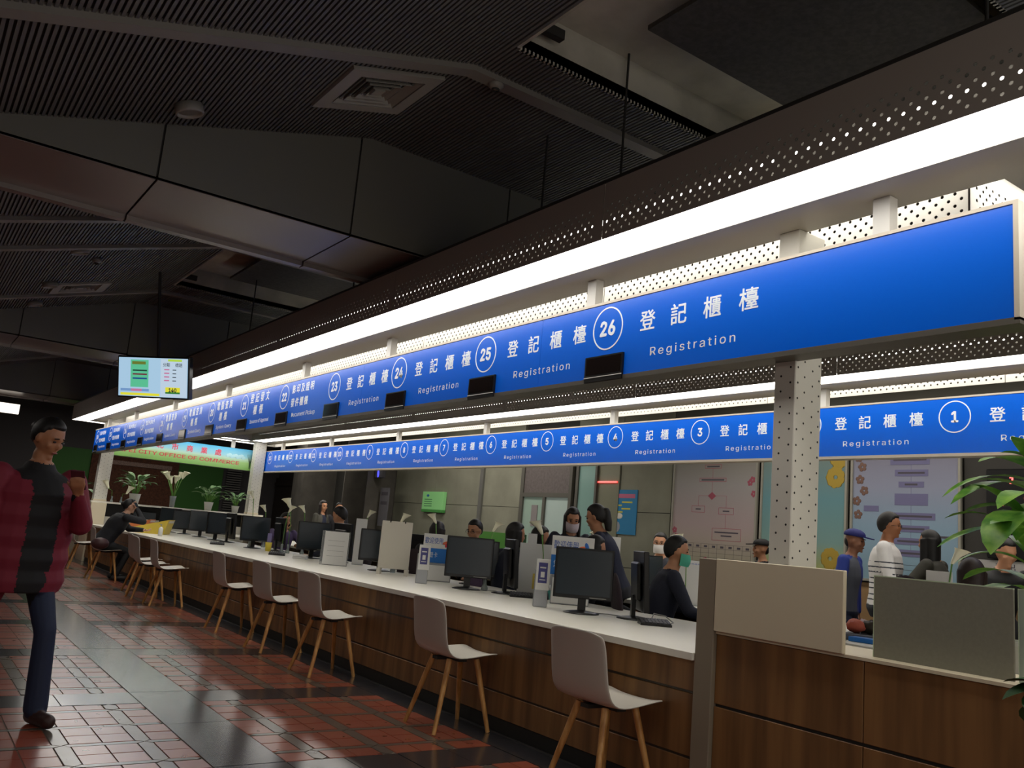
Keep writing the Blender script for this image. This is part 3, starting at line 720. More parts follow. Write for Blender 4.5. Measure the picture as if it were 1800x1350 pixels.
b = MB(); 
for yy, zz in ((-.55, 1.5), (-.5, 1.25), (-.1, .15), (-.45, .2)): flower(b, -.0115, yy, zz, .14, 9)
b.build('printed_flower', mat('yellow_ink', 'b79b3c', .7), t, 'stuff')
b = MB()
for k in range(6): b.box(-.0115, -.01, -.1, .35, 1.45 - .2 * k, 1.53 - .2 * k)
b.build('flow_chart', mat('teal_box', '6489a4', .6), t, 'stuff')
t, h = poster(5.14, 6.55, lil_m, 'lilac blue flow chart board behind the man in the striped polo')
b = MB()
for yc, zc, w_, h_ in ((-.08, 1.46, .25, .06), (-.1, 1.30, .21, .04), (-.1, 1.16, .16, .035), (-.1, .98, .21, .07), (.42, .86, .1, .035), (-.1, .78, .3, .04), (-.1, .63, .23, .04), (-.1, .48, .23, .04), (-.1, .34, .18, .04)):
    b.box(-.0125, -.01, yc - w_, yc + w_, zc - h_, zc + h_)
b.box(-.0115, -.01, -.102, -.098, .3, 1.46); b.build('flow_chart', lilbox, t, 'stuff')
b = MB()
for yc, zc, w_ in ((-.08, 1.46, .21), (-.1, 1.30, .17), (-.1, 1.16, .08), (-.1, .78, .26), (-.1, .63, .17), (-.1, .48, .17), (-.1, .34, .12), (-.42, .55, .2)): b.box(-.0133, -.012, yc - w_, yc + w_, zc - .012, zc + .012)
for k in range(4): b.box(-.0115, -.01, -.35, .15, .2 - .06 * k, .203 - .06 * k)
b.build('chart_lettering', ink, t, 'stuff')
b = MB()
for yy, zz in ((.6, 1.5), (.55, 1.38), (.58, 1.22), (.52, 1.08), (.62, .95), (.6, .78)): flower(b, -.0115, yy, zz, .06)
b.build('printed_flower', mat('brown_ink', '7d5f52', .7), t, 'stuff')
MB().box(10.0, 10.06, -1.0, 9.70, 0, 1.05).build('tan_wainscot', mat('tan_board', 'a08058', .6), wr)
MB().box(10.0, 10.06, -1.0, 9.70, 2.8, 4.1).build('upper_wall_panel', mat('upper_panel', '5f5d52', .7), wr)
MB().box(10.0, 10.06, -1.0, 5.12, 1.05, 2.8).build('dark_wall_panel', mat('dark_wall_panel', '3a3833', .7), wr)
# red number display and notice board behind the leaves
t = thing('number_display', 'black call number display with glowing red digits behind the big leaves', 'display', (9.92, 4.42, 1.45))
MB().bbox(0, .06, -.62, .42, 0, .98, .01).build('housing', blk, t)
red = mat('red_digit', 'ff1410', .5, emit=2.5)
text('7', .2, red, (-.002, .22, .63), QX, t, 'digit', bold=.006); text('7', .2, red, (-.002, -.02, .62), QX, t, 'digit', bold=.006); text('1', .2, red, (-.002, -.16, .62), QX, t, 'digit', bold=.006)
text('1', .16, red, (-.002, .14, .86), QX, t, 'digit', bold=.004)
text('2', .2, red, (-.002, -.04, .28), QX, t, 'digit', bold=.006); text('0', .2, red, (-.002, -.02, .1), QX, t, 'digit', bold=.006)
t = thing('notice_board', 'white notice with blue border beneath the red number display', 'notice', (9.95, 4.35, .93))
MB().box(0, .03, -.8, .68, 0, .5).build('board', mat('notice_white', 'b7b5b0', .5), t); MB().box(-.004, 0, -.8, .68, .28, .31).build('border', mat('navy_ink', '1a2a6c', .5), t)
text('轉出', .11, ink, (-.002, .3, .42), QX, t); MB().box(-.003, 0, -.1, .6, .16, .22).build('heading_strip', mat('salmon_ink', 'c08070', .6), t)
# green notice and blue poster on the concrete
t = thing('green_notice', 'bright green notice box on the concrete wall left of the door', 'notice', (9.94, 16.95, 1.66))
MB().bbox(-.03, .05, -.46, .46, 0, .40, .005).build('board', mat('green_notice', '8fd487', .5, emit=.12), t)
MB().bbox(-.035, .05, -.46, .46, -.06, 0, .004).build('ledge', mat('green_edge', '4f9e4c', .5), t)
b = MB(); 
for k in range(4): b.box(-.0315, -.03, .02, .36, .07 + .05 * k, .085 + .05 * k)
b.build('small_print', mat('dark_green_ink', '3b7a50', .6), t, 'stuff')
b = MB(); b.ell((-.031, .22, .31), (.001, .06, .03), nu=8, nv=4); b.build('printed_mark', mat('blue_mark', '2a6fb0', .5), t)
t = thing('wall_poster', 'tall blue poster with a pink heading and yellow lines on the concrete wall', 'poster', (9.985, 10.78, 1.42))
MB().box(0, .01, -.31, .31, 0, .74).build('sheet', mat('poster_blue', '2384b8', .5), t)
MB().box(-.0015, 0, -.26, .27, .60, .67).build('heading', mat('poster_pink', 'd06f92', .5), t)
b = MB()
for k, (a, c) in enumerate(((-.05, .2), (-.22, -.05), (-.05, .16), (-.24, -.02))): b.box(-.0015, 0, -a - .1 if 0 else -c, -a, .52 - .055 * k, .545 - .055 * k)
b.build('yellow_line', mat('poster_yellow', 'd8d24f', .5), t, 'stuff')
b = MB(); b.ell((-.001, .1, .3), (.001, .09, .05), nu=12, nv=5); b.build('speech_balloon', white, t)
b = MB(); b.ell((-.001, .2, .48), (.001, .045, .06), nu=12, nv=5); b.ell((-.001, .14, .12), (.001, .08, .09), nu=12, nv=5); b.build('printed_patch', mat('poster_grey', '9fa4ae', .5), t, 'stuff')
# standing sign board and clock by the dark pillars
t = thing('tall_notice', 'tall grey notice sheet on the dark pillar left of the concrete', 'notice', (9.55, 18.6, 1.2))
MB().box(0, .02, -.22, .22, 0, .9).build('sheet', mat('grey_sheet', '77757c', .6), t); MB().box(-.002, 0, -.16, .16, .72, .8).box(-.002, 0, -.16, .16, .5, .58).build('print_block', ink, t)
t = thing('blue_lit_clock', 'small blue glowing mark hanging below the rear sign', 'display', (9.4, 18.75, 2.32))
MB().bbox(0, .1, -.2, .2, 0, .2, .01).build('housing', mat('grey_housing', '55535a', .5), t); MB().cyl((.05, 0, .2), (.05, 0, 4.1 - 2.32), .012, n=6).build('hanging_rod', dark, t)
b = MB(); b.ell((-.003, 0, .1), (.003, .05, .09)); b.build('lit_mark', mat('blue_led', '1420ff', .5, emit=2), t)

# ------------------------------------------------------------------ television hung from the ceiling
def Dp(u, v, d):
    p = R @ Vector(((u - 900) / F_PX * d, (v - 675) / F_PX * d, d)); p.z += CAM_Z; return p
tl, tr_, br, bl = Dp(205, 625, 10.3), Dp(331, 629, 10.0), Dp(334, 703, 10.0), Dp(209, 698, 10.3)
ax = (tr_ - tl).normalized(); up = ((tl - bl) + (tr_ - br)).normalized(); nrm = ax.cross(up).normalized(); up = nrm.cross(ax).normalized()
qt = Matrix((ax, up, nrm)).transposed().to_quaternion(); ctv = (tl + br) / 2
tv = thing('television', 'wall sized flat television with lit pale blue screen hanging left of the canopy', 'television', ctv); tv.rotation_mode = 'QUATERNION'; tv.rotation_quaternion = qt
W2, H2 = (tr_ - tl).length / 2, (tl - bl).length / 2
MB().bbox(-W2, W2, -H2, H2, -.07, 0, .008).build('casing', blk, tv)
def em(name, c, s=.75): return mat(name, c, .4, emit=s) if False else _em(name, c, s)
def _em(name, c, s):
    m = mat(name, c, .3, emit=.001); b = m.node_tree.nodes['Principled BSDF']; b.inputs['Emission Strength'].default_value = s; b.inputs['Base Color'].default_value = (.01, .01, .01, 1); return m
def pane(name, x0, x1, y0, y1, m, z=.001): MB().box(x0 * W2, x1 * W2, y0 * H2, y1 * H2, z - .001, z).build(name, m, tv)
pane('screen', -.96, .96, -.92, .92, _em('screen_blue', 'a9cbe4', .95), .002)
pane('screen_panel', .22, .94, -.9, .9, _em('screen_pale', 'c4d8ea', .9), .003)
pane('screen_poster', -.62, -.12, -.48, .82, _em('screen_green', '63cfa0', .8), .003)
pane('screen_heading', -.58, -.2, .6, .74, _em('screen_olive', '7a8a3a', .7), .004)
b = MB()
for k, (yy, m_) in enumerate(((.28, 0), (.1, 1), (-.1, 2))): pane('screen_line', -.56, -.16, yy, yy + .07, _em('scr%d' % k, ('2a5a4a', '8a3a50', '2a60a8')[k], .6), .004)
pane('screen_ticker', -.9, .2, -.88, -.76, _em('screen_yellow', 'e8e23c', .9), .003)
pane('screen_caption', -.9, -.1, -.68, -.56, _em('screen_caption', '7fa6d8', .8), .003)
pane('screen_caption', -.6, -.3, -.68, -.56, _em('screen_pink', 'd67fa8', .8), .004)
pane('screen_heading', .42, .8, .78, .88, _em('screen_lime', 'b8dc4a', .9), .004)
for k in range(4):
    pane('screen_row', .32, .46, .36 - .17 * k, .42 - .17 * k, _em('screen_pink', 'd67fa8', .8), .004); pane('screen_row', .55, .65, .36 - .17 * k, .4 - .17 * k, _em('screen_ink', '3a4450', .5), .004)
pane('screen_price', .36, .76, -.74, -.44, _em('screen_yellow', 'e8e23c', .9), .004)
pane('screen_price_base', .36, .76, -.74, -.66, _em('screen_leaf', '3a8a3a', .7), .005)
o = place(text_mesh('140', .085, _em('screen_ink', '3a4450', .3), bold=.002), 'price_digits', (.56 * W2, -.57 * H2, .006), Quaternion(), tv)
for ch, x_ in (('分類', .38), ('標題', .72)): place(text_mesh(ch, .05, _em('screen_ink', '3a4450', .3)), 'lettering', (x_ * W2, .6 * H2, .006), Quaternion(), tv)
MB().cyl((0, H2 * .9, -.09), (0, H2 * .9 + (cz(ctv.x) - ctv.z - H2) * .995, -.09 ), .018, n=8).obox((0, 0, -.085), .15, .12, .012).build('ceiling_pole', dark, tv)

# ------------------------------------------------------------------ chairs
shell_m = mat('chair_shell', 'cbc6bb', .42)
def make_chair(name, label, loc, rz, group):
    t = thing(name, label, 'chair', loc, rz, group)
    prof = [(.235, .452, .40), (.20, .462, .425), (.10, .458, .445), (0, .448, .455), (-.09, .445, .455), (-.15, .462, .45), (-.185, .505, .445), (-.20, .57, .44), (-.21, .65, .435), (-.222, .73, .43), (-.235, .785, .415), (-.24, .802, .37)]
    nu = 10; vs = []; fs = []
    for j, (x, z, wd) in enumerate(prof):
        for i in range(nu + 1):
            s_ = -1 + 2 * i / nu; seat = max(0, 1 - j / 5); back_ = 1 - seat
            lift = .022 * abs(s_) ** 3; corner = .02 * abs(s_) ** 6 if j in (0, len(prof) - 1) else 0
            vs.append((x + back_ * lift * .9 - (corner if j == 0 else 0), s_ * wd / 2, z + seat * lift - (corner if j else 0)))
    for j in range(len(prof) - 1):
        for i in range(nu): a = j * (nu + 1) + i; fs.append((a, a + 1, a + nu + 2, a + nu + 1))
    o = MB().add(vs, fs, 0, True).build('seat_shell', shell_m, t)
    so = o.modifiers.new('thick', 'SOLIDIFY'); so.thickness = .011; so.offset = 0
    sb = o.modifiers.new('sub', 'SUBSURF'); sb.levels = 1; sb.render_levels = 1
    MB().box(-.13, .13, -.03, .03, .418, .437).box(-.03, .03, -.13, .13, .418, .437).build('mounting_bracket', dark, t)
    for sx in (-1, 1):
        for sy in (-1, 1): MB().cyl((sx * .10 + .02, sy * .10, .43), (sx * .195 + .0, sy * .19, .0), .019, .0135, n=10).build('leg', oak, t)
    return t
G = 'white shell chairs along the long counter'
chs = [(3.12, 3.42, 'white shell chair with oak legs, nearest the camera by the taupe post'), (3.12, 4.88, 'second white shell chair from the taupe post'),
       (3.09, 6.78, 'third white shell chair from the taupe post, seat brightly lit'), (3.12, 7.97, 'fourth white shell chair from the taupe post'),
       (3.13, 9.27, 'fifth white shell chair from the taupe post'), (3.02, 11.55, 'sixth white shell chair, in front of two close neighbours'),
       (2.96, 12.25, 'white shell chair just behind the sixth one'), (3.08, 13.1, 'white shell chair half hidden behind two others'),
       (2.92, 15.0, 'white shell chair the seated woman on the phone uses'), (2.95, 17.1, 'white shell chair behind the seated woman'),
       (2.70, 17.9, 'white shell chair beside the red coat, at the counter end'), (2.55, 19.3, 'farthest white shell chair beside the red coat')]
c0 = None
for i, (x, y, lab) in enumerate(chs):
    rz = (random.uniform(-.05, .05) if i else 0)
    if c0 is None: c0 = make_chair('shell_chair', lab, (x, y, 0), rz, G)
    else: dup(c0, (x, y, 0), rz, lab)

# ------------------------------------------------------------------ counter top equipment
def make_monitor(name, label, loc, rz, group, wdt=.41, hgt=.345, z=.74, stand=.10, tilt=.06):
    """screen looks to local -y"""
    t = thing(name, label, 'monitor', (loc[0], loc[1], z), rz, group)
    c = stand + hgt / 2; q = Quaternion((1, 0, 0), -tilt)
    def at(y, dz): return (0, y, c) 
    b = MB(); b.bbox(-wdt / 2, wdt / 2, -.018, .018, -hgt / 2, hgt / 2, .004); b.bbox(-wdt * .32, wdt * .32, .018, .05, -hgt * .32, hgt * .32, .012)
    o = b.build('casing', blk, t); o.location = (0, 0, c); o.rotation_euler = (-tilt, 0, 0)
    s_ = MB().box(-wdt / 2 + .017, wdt / 2 - .017, -.0195, -.018, -hgt / 2 + .024, hgt / 2 - .015).build('screen', screen_off, o)
    MB().box(wdt * .12, wdt * .4, -.0195, -.018, -hgt / 2 + .008, -hgt / 2 + .014).build('button_strip', steel, o)
    MB().obox((0, .045, .08), .028, .014, .085).build('neck', blk, t)
    MB().lathe([(0, 0), (.125, 0), (.125, .006), (.09, .014), (.03, .022), (0, .022)], (0, .03, 0), 20).build('base', blk, t)
    return t
def cable(pts, label, name='cable', r=.004):
    o = MB().tube(pts, r, 6).build(name, mat('grey_cable', '8f8f8c', .5)); tag(o, label, 'cable'); return o
FM = 'public query monitors on the long counter'
cams = lambda x, y: math.atan2(-x, y)      # turn that makes local -y look to the camera
m0 = make_monitor('monitor', 'black square monitor on the long counter, nearest, left of its side-on twin', (4.02, 4.70), cams(4.02, 4.7) + .02, FM)
dup(m0, (4.18, 6.42, .74), cams(4.18, 6.42) + .03, 'black square monitor beside the second purple card holder')
make_monitor('monitor', 'wide black monitor between the blank white board and the paper holder', (4.36, 8.42), cams(4.36, 8.42) + .05, FM, .47, .33)
dup(m0, (4.36, 10.25, .74), cams(4.36, 10.25) + .25, 'black monitor standing over two white booklets')
dup(m0, (4.30, 12.2, .74), cams(4.3, 12.2) + .3, 'black monitor left of the yellow cup'); dup(m0, (4.45, 14.4, .74), cams(4.45, 14.4) + .55, 'small slanted monitor in front of the yellow tray')
dup(m0, (4.5, 15.5, .74), cams(4.5, 15.5) + .1, 'small monitor behind the slanted one'); dup(m0, (4.4, 17.2, .74), cams(4.4, 17.2) - .5, 'small monitor right of the yellow file tray')
SG = 'staff monitors seen edge-on'
s0 = make_monitor('staff_monitor', 'edge-on black monitor right of the nearest monitor', (4.30, 4.42), cams(4.3, 4.42) + PI / 2 + .18, SG, .42, .40, stand=.06)
dup(s0, (4.42, 6.12, .74), cams(4.42, 6.12) + PI / 2 + .2, 'edge-on black monitor right of the second square monitor')
dup(s0, (4.52, 9.75, .74), cams(4.5, 9.75) + PI / 2 + .5, 'edge-on black monitor behind the striped file box'); dup(s0, (4.5, 11.75, .74), cams(4.5, 11.75) + PI / 2 + .3, 'edge-on black monitor beside the yellow cup')
dup(s0, (4.5, 13.9, .74), cams(4.5, 13.9) + PI / 2 + .3, 'edge-on black monitor far along the counter')
def make_keyboard(label, loc, rz):
    t = thing('keyboard', label, 'keyboard', loc, rz, 'keypads beside the monitors')
    MB().prism([(-.07, 0), (.07, 0), (.07, .032), (-.07, .014)], 'x', -.10, .10).build('body', blk, t)
    b = MB(); q = Quaternion((1, 0, 0), .128)
    for i in range(8):
        for j in range(5): b.obox((-.084 + i * .024, -.054 + j * .026, .020 + j * .0034), .010, .011, .004, q)
    b.build('key', mat('key_grey', '3b3c40', .5), t, 'stuff'); return t
kb = make_keyboard('black keypad in front of the nearest edge-on monitor', (4.15, 4.12, .74), -.6)
dup(kb, (4.36, 5.86, .74), -.55, 'black keypad right of the second square monitor'); dup(kb, (4.05, 10.6, .74), -.4, 'flat black keypad left of the white booklets'); dup(kb, (3.95, 12.7, .74), -.3, 'flat black keypad far along the long counter')
cable([(4.10, 4.75, .745), (4.2, 4.62, .75), (4.26, 4.5, .746), (4.18, 4.4, .745), (4.3, 4.3, .748)], 'tangled grey cable between the two nearest monitors')
cable([(4.25, 6.4, .745), (4.36, 6.28, .75), (4.42, 6.2, .746), (4.3, 6.12, .745)], 'grey cable behind the second square monitor')
cable([(4.2, 4.2, .77), (4.28, 4.26, .80), (4.33, 4.2, .79), (4.3, 4.1, .76), (4.24, 4.08, .75)], 'black looped cord on the nearest keypad')
# grey stands with a purple card, the welcome card behind
acr = mat('acrylic', 'c9cdd0', .15, trans=.6, alpha=.55); silver = mat('silver_stand', '9a9da0', .35, .5)
purple = mat('purple_card', '4a4a86', .5); paper = mat('white_paper', 'dcdcda', .7); bluecard = mat('blue_card', '1f6fc0', .5)
def card_stand(label, loc, rz, group='purple card stands'):
    t = thing('card_stand', label, 'stand', loc, rz, group)
    MB().bbox(-.05, .05, 0, .05, 0, .26, .003).build('stand', silver, t)
    MB().bbox(-.045, .055, -.012, -.001, .12, .34, .002).build('pocket', paper, t)
    MB().box(-.03, .035, -.0135, -.012, .17, .315).build('purple_card', purple, t)
    MB().box(-.012, .016, -.0145, -.0135, .21, .25).box(-.02, .024, -.0145, -.0135, .275, .285).box(-.02, .024, -.0145, -.0135, .19, .196).build('card_print', paper, t)
    return t
cs = card_stand('silver stand with purple card left of the nearest monitor', (3.95, 5.08, .74), cams(3.95, 5.0) + .1)
dup(cs, (3.98, 6.86, .74), cams(3.98, 6.8) + .1, 'silver stand with purple card right of the blank white board')
def welcome(label, loc, rz, s=1):
    t = thing('welcome_card', label, 'sign', loc, rz, 'welcome cards'); w_, h_ = .165 * s, .30 * s
    MB().bbox(-w_, w_, -.004, .004, h_ * .5, h_, .001).build('white_card', paper, t)
    MB().box(-w_, w_, -.005, .004, .0, h_ * .5).build('blue_strip', bluecard, t)
    text('歡迎使用', .07 * s, mat('blue_lettering', '1c56b0', .5), (-w_ * .33, -.0045, h_ * .75), QY, t, width=w_ * 1.15)
    text('悠遊卡', .062 * s, paper, (-w_ * .45, -.0056, h_ * .26), QY, t, width=w_ * .85)
    for k, (c, a, x_) in enumerate((('d8324a', .3, .50), ('e0704a', 1.2, .42), ('2a6ac0', -.3, .66), ('2f9a4e', -.7, .80), ('2a3a4a', -1.1, .84))):
        b = MB(); b.ell((0, 0, 0), (.016 * s, .0012, .034 * s), nu=10, nv=6)
        o = b.build('logo_petal', mat('petal%s' % c, c, .5), t); o.location = (w_ * x_, -.0045, h_ * (.66 + .05 * k * (k < 3))); o.rotation_euler = (0, a, 0)
    MB().box(-.01, .01, .004, .03, 0, .02).box(-w_, w_, .0, .03, 0, .004).build('foot', acr, t)
    return t
RC1 = Dp(1063, 950, 9.2)[:2]; RC2 = Dp(1228, 965, 8.2)[:2]
wz = []
def plinth(x, y, label, h, hx=.1, hy=.05, rz=0):
    t = thing('card_holder', label, 'holder', (x, y, .74), rz)
    MB().bbox(-hx, hx, -hy, hy, 0, h, .003).build('box', silver, t); MB().box(-hx + .008, hx - .008, -hy - .002, -hy, .01, h - .02).build('front_sheet', paper, t); return t
plinth(4.42, 5.32, 'low silver holder carrying the nearest welcome card', .22, .15, .03, cams(4.3, 5.4))
welcome('welcome card with blue lettering and coloured petals behind the nearest monitor', (4.42, 5.32, .962), cams(4.3, 5.4) - .05)
plinth(4.36, 7.25, 'low silver holder carrying the second welcome card', .17, .14, .03, cams(4.3, 7.2))
welcome('welcome card above the second square monitor', (4.36, 7.25, .912), cams(4.3, 7.2) - .05, .9)
plinth(*RC1, 'low silver holder at the rear counter beside the poster', .22, .08, .03, cams(5.75, 6.5))
welcome('small welcome card standing on the rear counter by the yellow tray', (*RC1, .962), cams(*RC1), .62)
plinth(*RC2, 'low silver holder at the rear counter beside the green mask', .22, .08, .03, cams(5.6, 5))
welcome('small welcome card beside the man in the green mask', (*RC2, .962), cams(*RC2), .62)
# blank white board with two clips
t = thing('blank_board', 'tall blank white board with two clips left of the second square monitor', 'board', (4.22, 7.86, .74), cams(4.22, 7.86) - .12)
MB().bbox(-.155, .155, -.008, .008, .06, .53, .004).build('panel', mat('board_white', 'd4cfc2', .5), t)
for x_ in (-.07, .08): MB().box(x_ - .006, x_ + .006, -.01, .01, .515, .535).build('clip', blk, t)
MB().box(-.155, -.12, -.06, .06, 0, .06).box(.12, .155, -.06, .06, 0, .06).build('foot', mat('board_white'), t)
# clear holder with a printed form
t = thing('paper_holder', 'clear acrylic holder with a white printed form left of the wide monitor', 'holder', (4.08, 8.98, .74), cams(4.1, 9) - .1)
MB().bbox(-.15, .15, -.012, .03, 0, .37, .003).build('acrylic_case', acr, t); MB().box(-.12, .14, -.016, -.012, .01, .365).build('form', paper, t)
b = MB()
for k in range(4): b.box(-.08, .10, -.0172, -.016, .10 + .055 * k, .103 + .055 * k)
b.build('ruled_line', mat('form_line', '9a9a9a', .6), t, 'stuff')
# striped file box
t = thing('file_box', 'black and white striped file box right of the booklet monitor', 'file box', (4.38, 9.72, .74), .5)
MB().bbox(-.05, .05, -.12, .12, 0, .27, .003).build('box', blk, t); b = MB()
for k in range(10): b.obox((0, 0, .03 + .024 * k), .052, .122, .004, Quaternion((0, 1, 0), .35))
b.build('white_stripe', paper, t, 'stuff')
for k, lab in enumerate(('lower white booklet under the far monitor', 'upper white booklet under the far monitor')):
    o = MB().bbox(-.08, .08, -.06, .06, 0, .025, .003).build('booklet', paper); o.location = (4.12, 10.02, .7405 + .026 * k); o.rotation_euler = (0, 0, -.6 + .1 * k); tag(o, lab, 'booklet', 'white booklets')
t = thing('pen_cup', 'yellow pen cup with a purple card between two far monitors', 'cup', (4.28, 11.55, .74), .3)
MB().lathe([(0, .002), (.035, 0), (.045, .12), (.042, .12), (.033, .01), (0, .01)], n=12).build('cup', mat('yellow_plastic', 'e6d04a', .5), t)
MB().box(-.03, .035, -.004, .004, .03, .24).build('purple_card', mat('lilac_card', '8f86b8', .5), t)
for k in range(3): MB().cyl((.01 * k - .01, .01, .01), (.03 * k - .03, .02, .17), .004, n=6).build('pen', (blk, bluecard, silver)[k], t)
def file_tray(label, loc, rz, m, s=1):
    t = thing('file_tray', label, 'tray', loc, rz)
    pts = [(-.2 * s, 0), (.17 * s, 0), (.22 * s, .20 * s), (-.24 * s, .07 * s)]
    b = MB(); b.prism(pts, 'y', -.16 * s, -.15 * s); b.prism(pts, 'y', .15 * s, .16 * s); b.box(-.2 * s, .17 * s, -.15 * s, .15 * s, 0, .01)
    b.prism([(.16 * s, 0), (.17 * s, 0), (.22 * s, .20 * s), (.21 * s, .20 * s)], 'y', -.15 * s, .15 * s); b.prism([(-.2 * s, 0), (-.19 * s, 0), (-.23 * s, .07 * s), (-.24 * s, .07 * s)], 'y', -.15 * s, .15 * s)
    b.build('tray', m, t)
    q = Quaternion((0, 1, 0), -math.atan2(.13, .46)); b = MB()
    for k in range(3): MB().obox((-.005 * s, .01 * k, .10 * s + .012 * k * s), .23 * s, .13 * s, .004 * s, q).build('paper_sheet', paper, t)
    return t
yel = mat('yellow_tray', 'dcc34c', .45)
file_tray('large yellow slanted file tray with white papers beside the seated woman', (3.78, 15.7, .74), -.5, yel, 1.25)
file_tray('orange slanted tray behind the yellow one', (3.72, 16.6, .74), -.5, mat('orange_tray', 'c9713e', .5), 1.1)
file_tray('yellow slanted tray on the rear counter left of the man in glasses', (6.35, 7.0, .74), -.6, yel, .75)
t = thing('paper_box', 'teal box with crumpled papers right of the second keypad', 'box', (4.60, 5.75, .741), -.5)
MB().bbox(-.09, .09, -.06, .06, 0, .075, .004).build('box', mat('teal_box_m', '3f8f84', .5), t)
for k in range(3): MB().obox((-.02 + .03 * k, .01 * k, .085 + .008 * k), .05, .04, .002, Quaternion((1, .5 * k, .2), .35)).build('crumpled_paper', paper, t)

# ================================================================== PLANTS AND FLOWERS
leaf_g = mat('leaf_green', '4f8f30', .4, col2='8fc04e', nscale=14); leaf_d = mat('leaf_dark_green', '3f6f3c', .45, col2='7d9c6a', nscale=25)
stem_g = mat('stem_green', '5f8f3a', .5); petal = mat('lily_white', 'fbf9dc', .6); petal_y = mat('lily_throat', 'dbe08a', .5)
def leaf_mb(L, W, droop, base, az, up0, b=None, fold=.15):
    """one arching leaf blade starting at base, heading az, with start elevation up0"""
    b = b or MB(); n = 8; p = Vector(base); el = up0; pts = []
    for i in range(n + 1):
        t = i / n; pts.append((p.copy(), el, t)); el2 = el - droop / n
        p = p + Vector((math.cos(az) * math.cos(el), math.sin(az) * math.cos(el), math.sin(el))) * (L / n); el = el2
    side = Vector((-math.sin(az), math.cos(az), 0)); vs = []; fs = []
    for p, el, t in pts:
        w_ = W / 2 * (math.sin(PI * min(1, t * .92 + .06)) ** .8) * (1 if t < .98 else .15)
        nrm = Vector((-math.cos(az) * math.sin(el), -math.sin(az) * math.sin(el), math.cos(el)))
        for s_ in (-1, -.5, 0, .5, 1): vs.append(p + side * w_ * s_ + nrm * (abs(s_) * w_ * fold))
    for i in range(n):
        for j in range(4): a = i * 5 + j; fs.append((a, a + 1, a + 6, a + 5))
    m = len(vs); b.add(vs, fs, 0, True); return b
def potted(label, loc, s, n, seed, pot_m, group, near=False, up=(.5, 1.25), name='potted_plant', m=None):
    rd = random.Random(seed); t = thing(name, label, 'plant', loc, rd.uniform(0, 6), group)
    MB().lathe([(0, .002), (.06 * s, 0), (.085 * s, .15 * s), (.09 * s, .16 * s), (.08 * s, .16 * s), (.07 * s, .13 * s), (0, .13 * s)], n=14).build('pot', pot_m, t)
    for i in range(n):
        az = 2 * PI * i / n * 2.4 + rd.uniform(-.3, .3); lv = i / n; el = up[0] + (up[1] - up[0]) * lv
        h = (.13 + .12 * lv) * s; st = Vector((.02 * s * math.cos(az), .02 * s * math.sin(az), .12 * s))
        tip = Vector((math.cos(az) * .14 * s * (1 - lv * .5), math.sin(az) * .14 * s * (1 - lv * .5), h + .14 * s))
        b = MB(); b.tube([st, (st + tip) / 2 + Vector((0, 0, .03 * s)), tip], [.005 * s, .004 * s, .003 * s], 5, 1)
        leaf_mb(rd.uniform(.20, .30) * s, rd.uniform(.075, .10) * s, rd.uniform(.9, 1.5), tip, az, el * .8, b)
        b.build('leaf', [m or leaf_d, stem_g], t)
    return t
pot_w = mat('white_pot', 'c9c9c4', .4)
GP = 'potted plants on the far end shelf'
potted('leafy potted plant on the far shelf left of the calla bunch, largest', (4.22, 19.55, 1.2), 1.35, 22, 1, pot_w, GP)
potted('leafy potted plant on the far shelf right of the calla bunch', (5.75, 19.5, 1.2), 1.15, 20, 2, pot_w, GP)
potted('leafy potted plant on the far shelf beside the white column at the right', (6.30, 19.36, 1.2), .95, 20, 3, pot_w, GP)
potted('leafy potted plant at the far left corner behind the red coat', (3.25, 20.6, .95), 1.4, 20, 4, pot_w, GP)
o = MB().bbox(-.2, .2, -.2, .2, 0, .95, .01).build('plant_stand', taupe); o.location = (3.25, 20.6, 0); tag(o, 'plain stand carrying the plant in the far left corner', 'stand')
# the big plant at the right edge
big = thing('broad_leaf_plant', 'broad leaved dracaena with long drooping bright green leaves at the right edge', 'plant', (4.22, 1.86, .74))
pl = thing('plant_table', 'low shelf behind the frosted glass carrying the broad leaf plant', 'shelf', (4.3, 1.5, 0))
MB().bbox(-.45, .4, -.6, .6, .70, .738, .003).build('top', white, pl); MB().box(-.40, .35, -.55, .55, 0, .70).build('cabinet', cream, pl)
MB().lathe([(0, .002), (.09, 0), (.12, .2), (.125, .22), (.11, .22), (.10, .18), (0, .18)], n=18).build('pot', pot_w, big)
MB().tube([(0, 0, .17), (.01, 0, .45), (-.01, .01, .72)], [.02, .017, .012], 8).build('cane', mat('cane', '8a8a4a', .6), big)
rd = random.Random(5)
def big_leaf(base, tipv, W, droop, el=None):
    d = Vector(tipv) - Vector(base); az = math.atan2(d.y, d.x); L = d.length * 1.08
    e0 = math.asin(max(-1, min(1, d.z / d.length))) + droop / 2
    return leaf_mb(L, W * 1.55, droop, base, az, e0, fold=.12)
def Ds(u, v, d): p = Dp(u, v, d); return p - Vector((4.22, 1.86, .74))
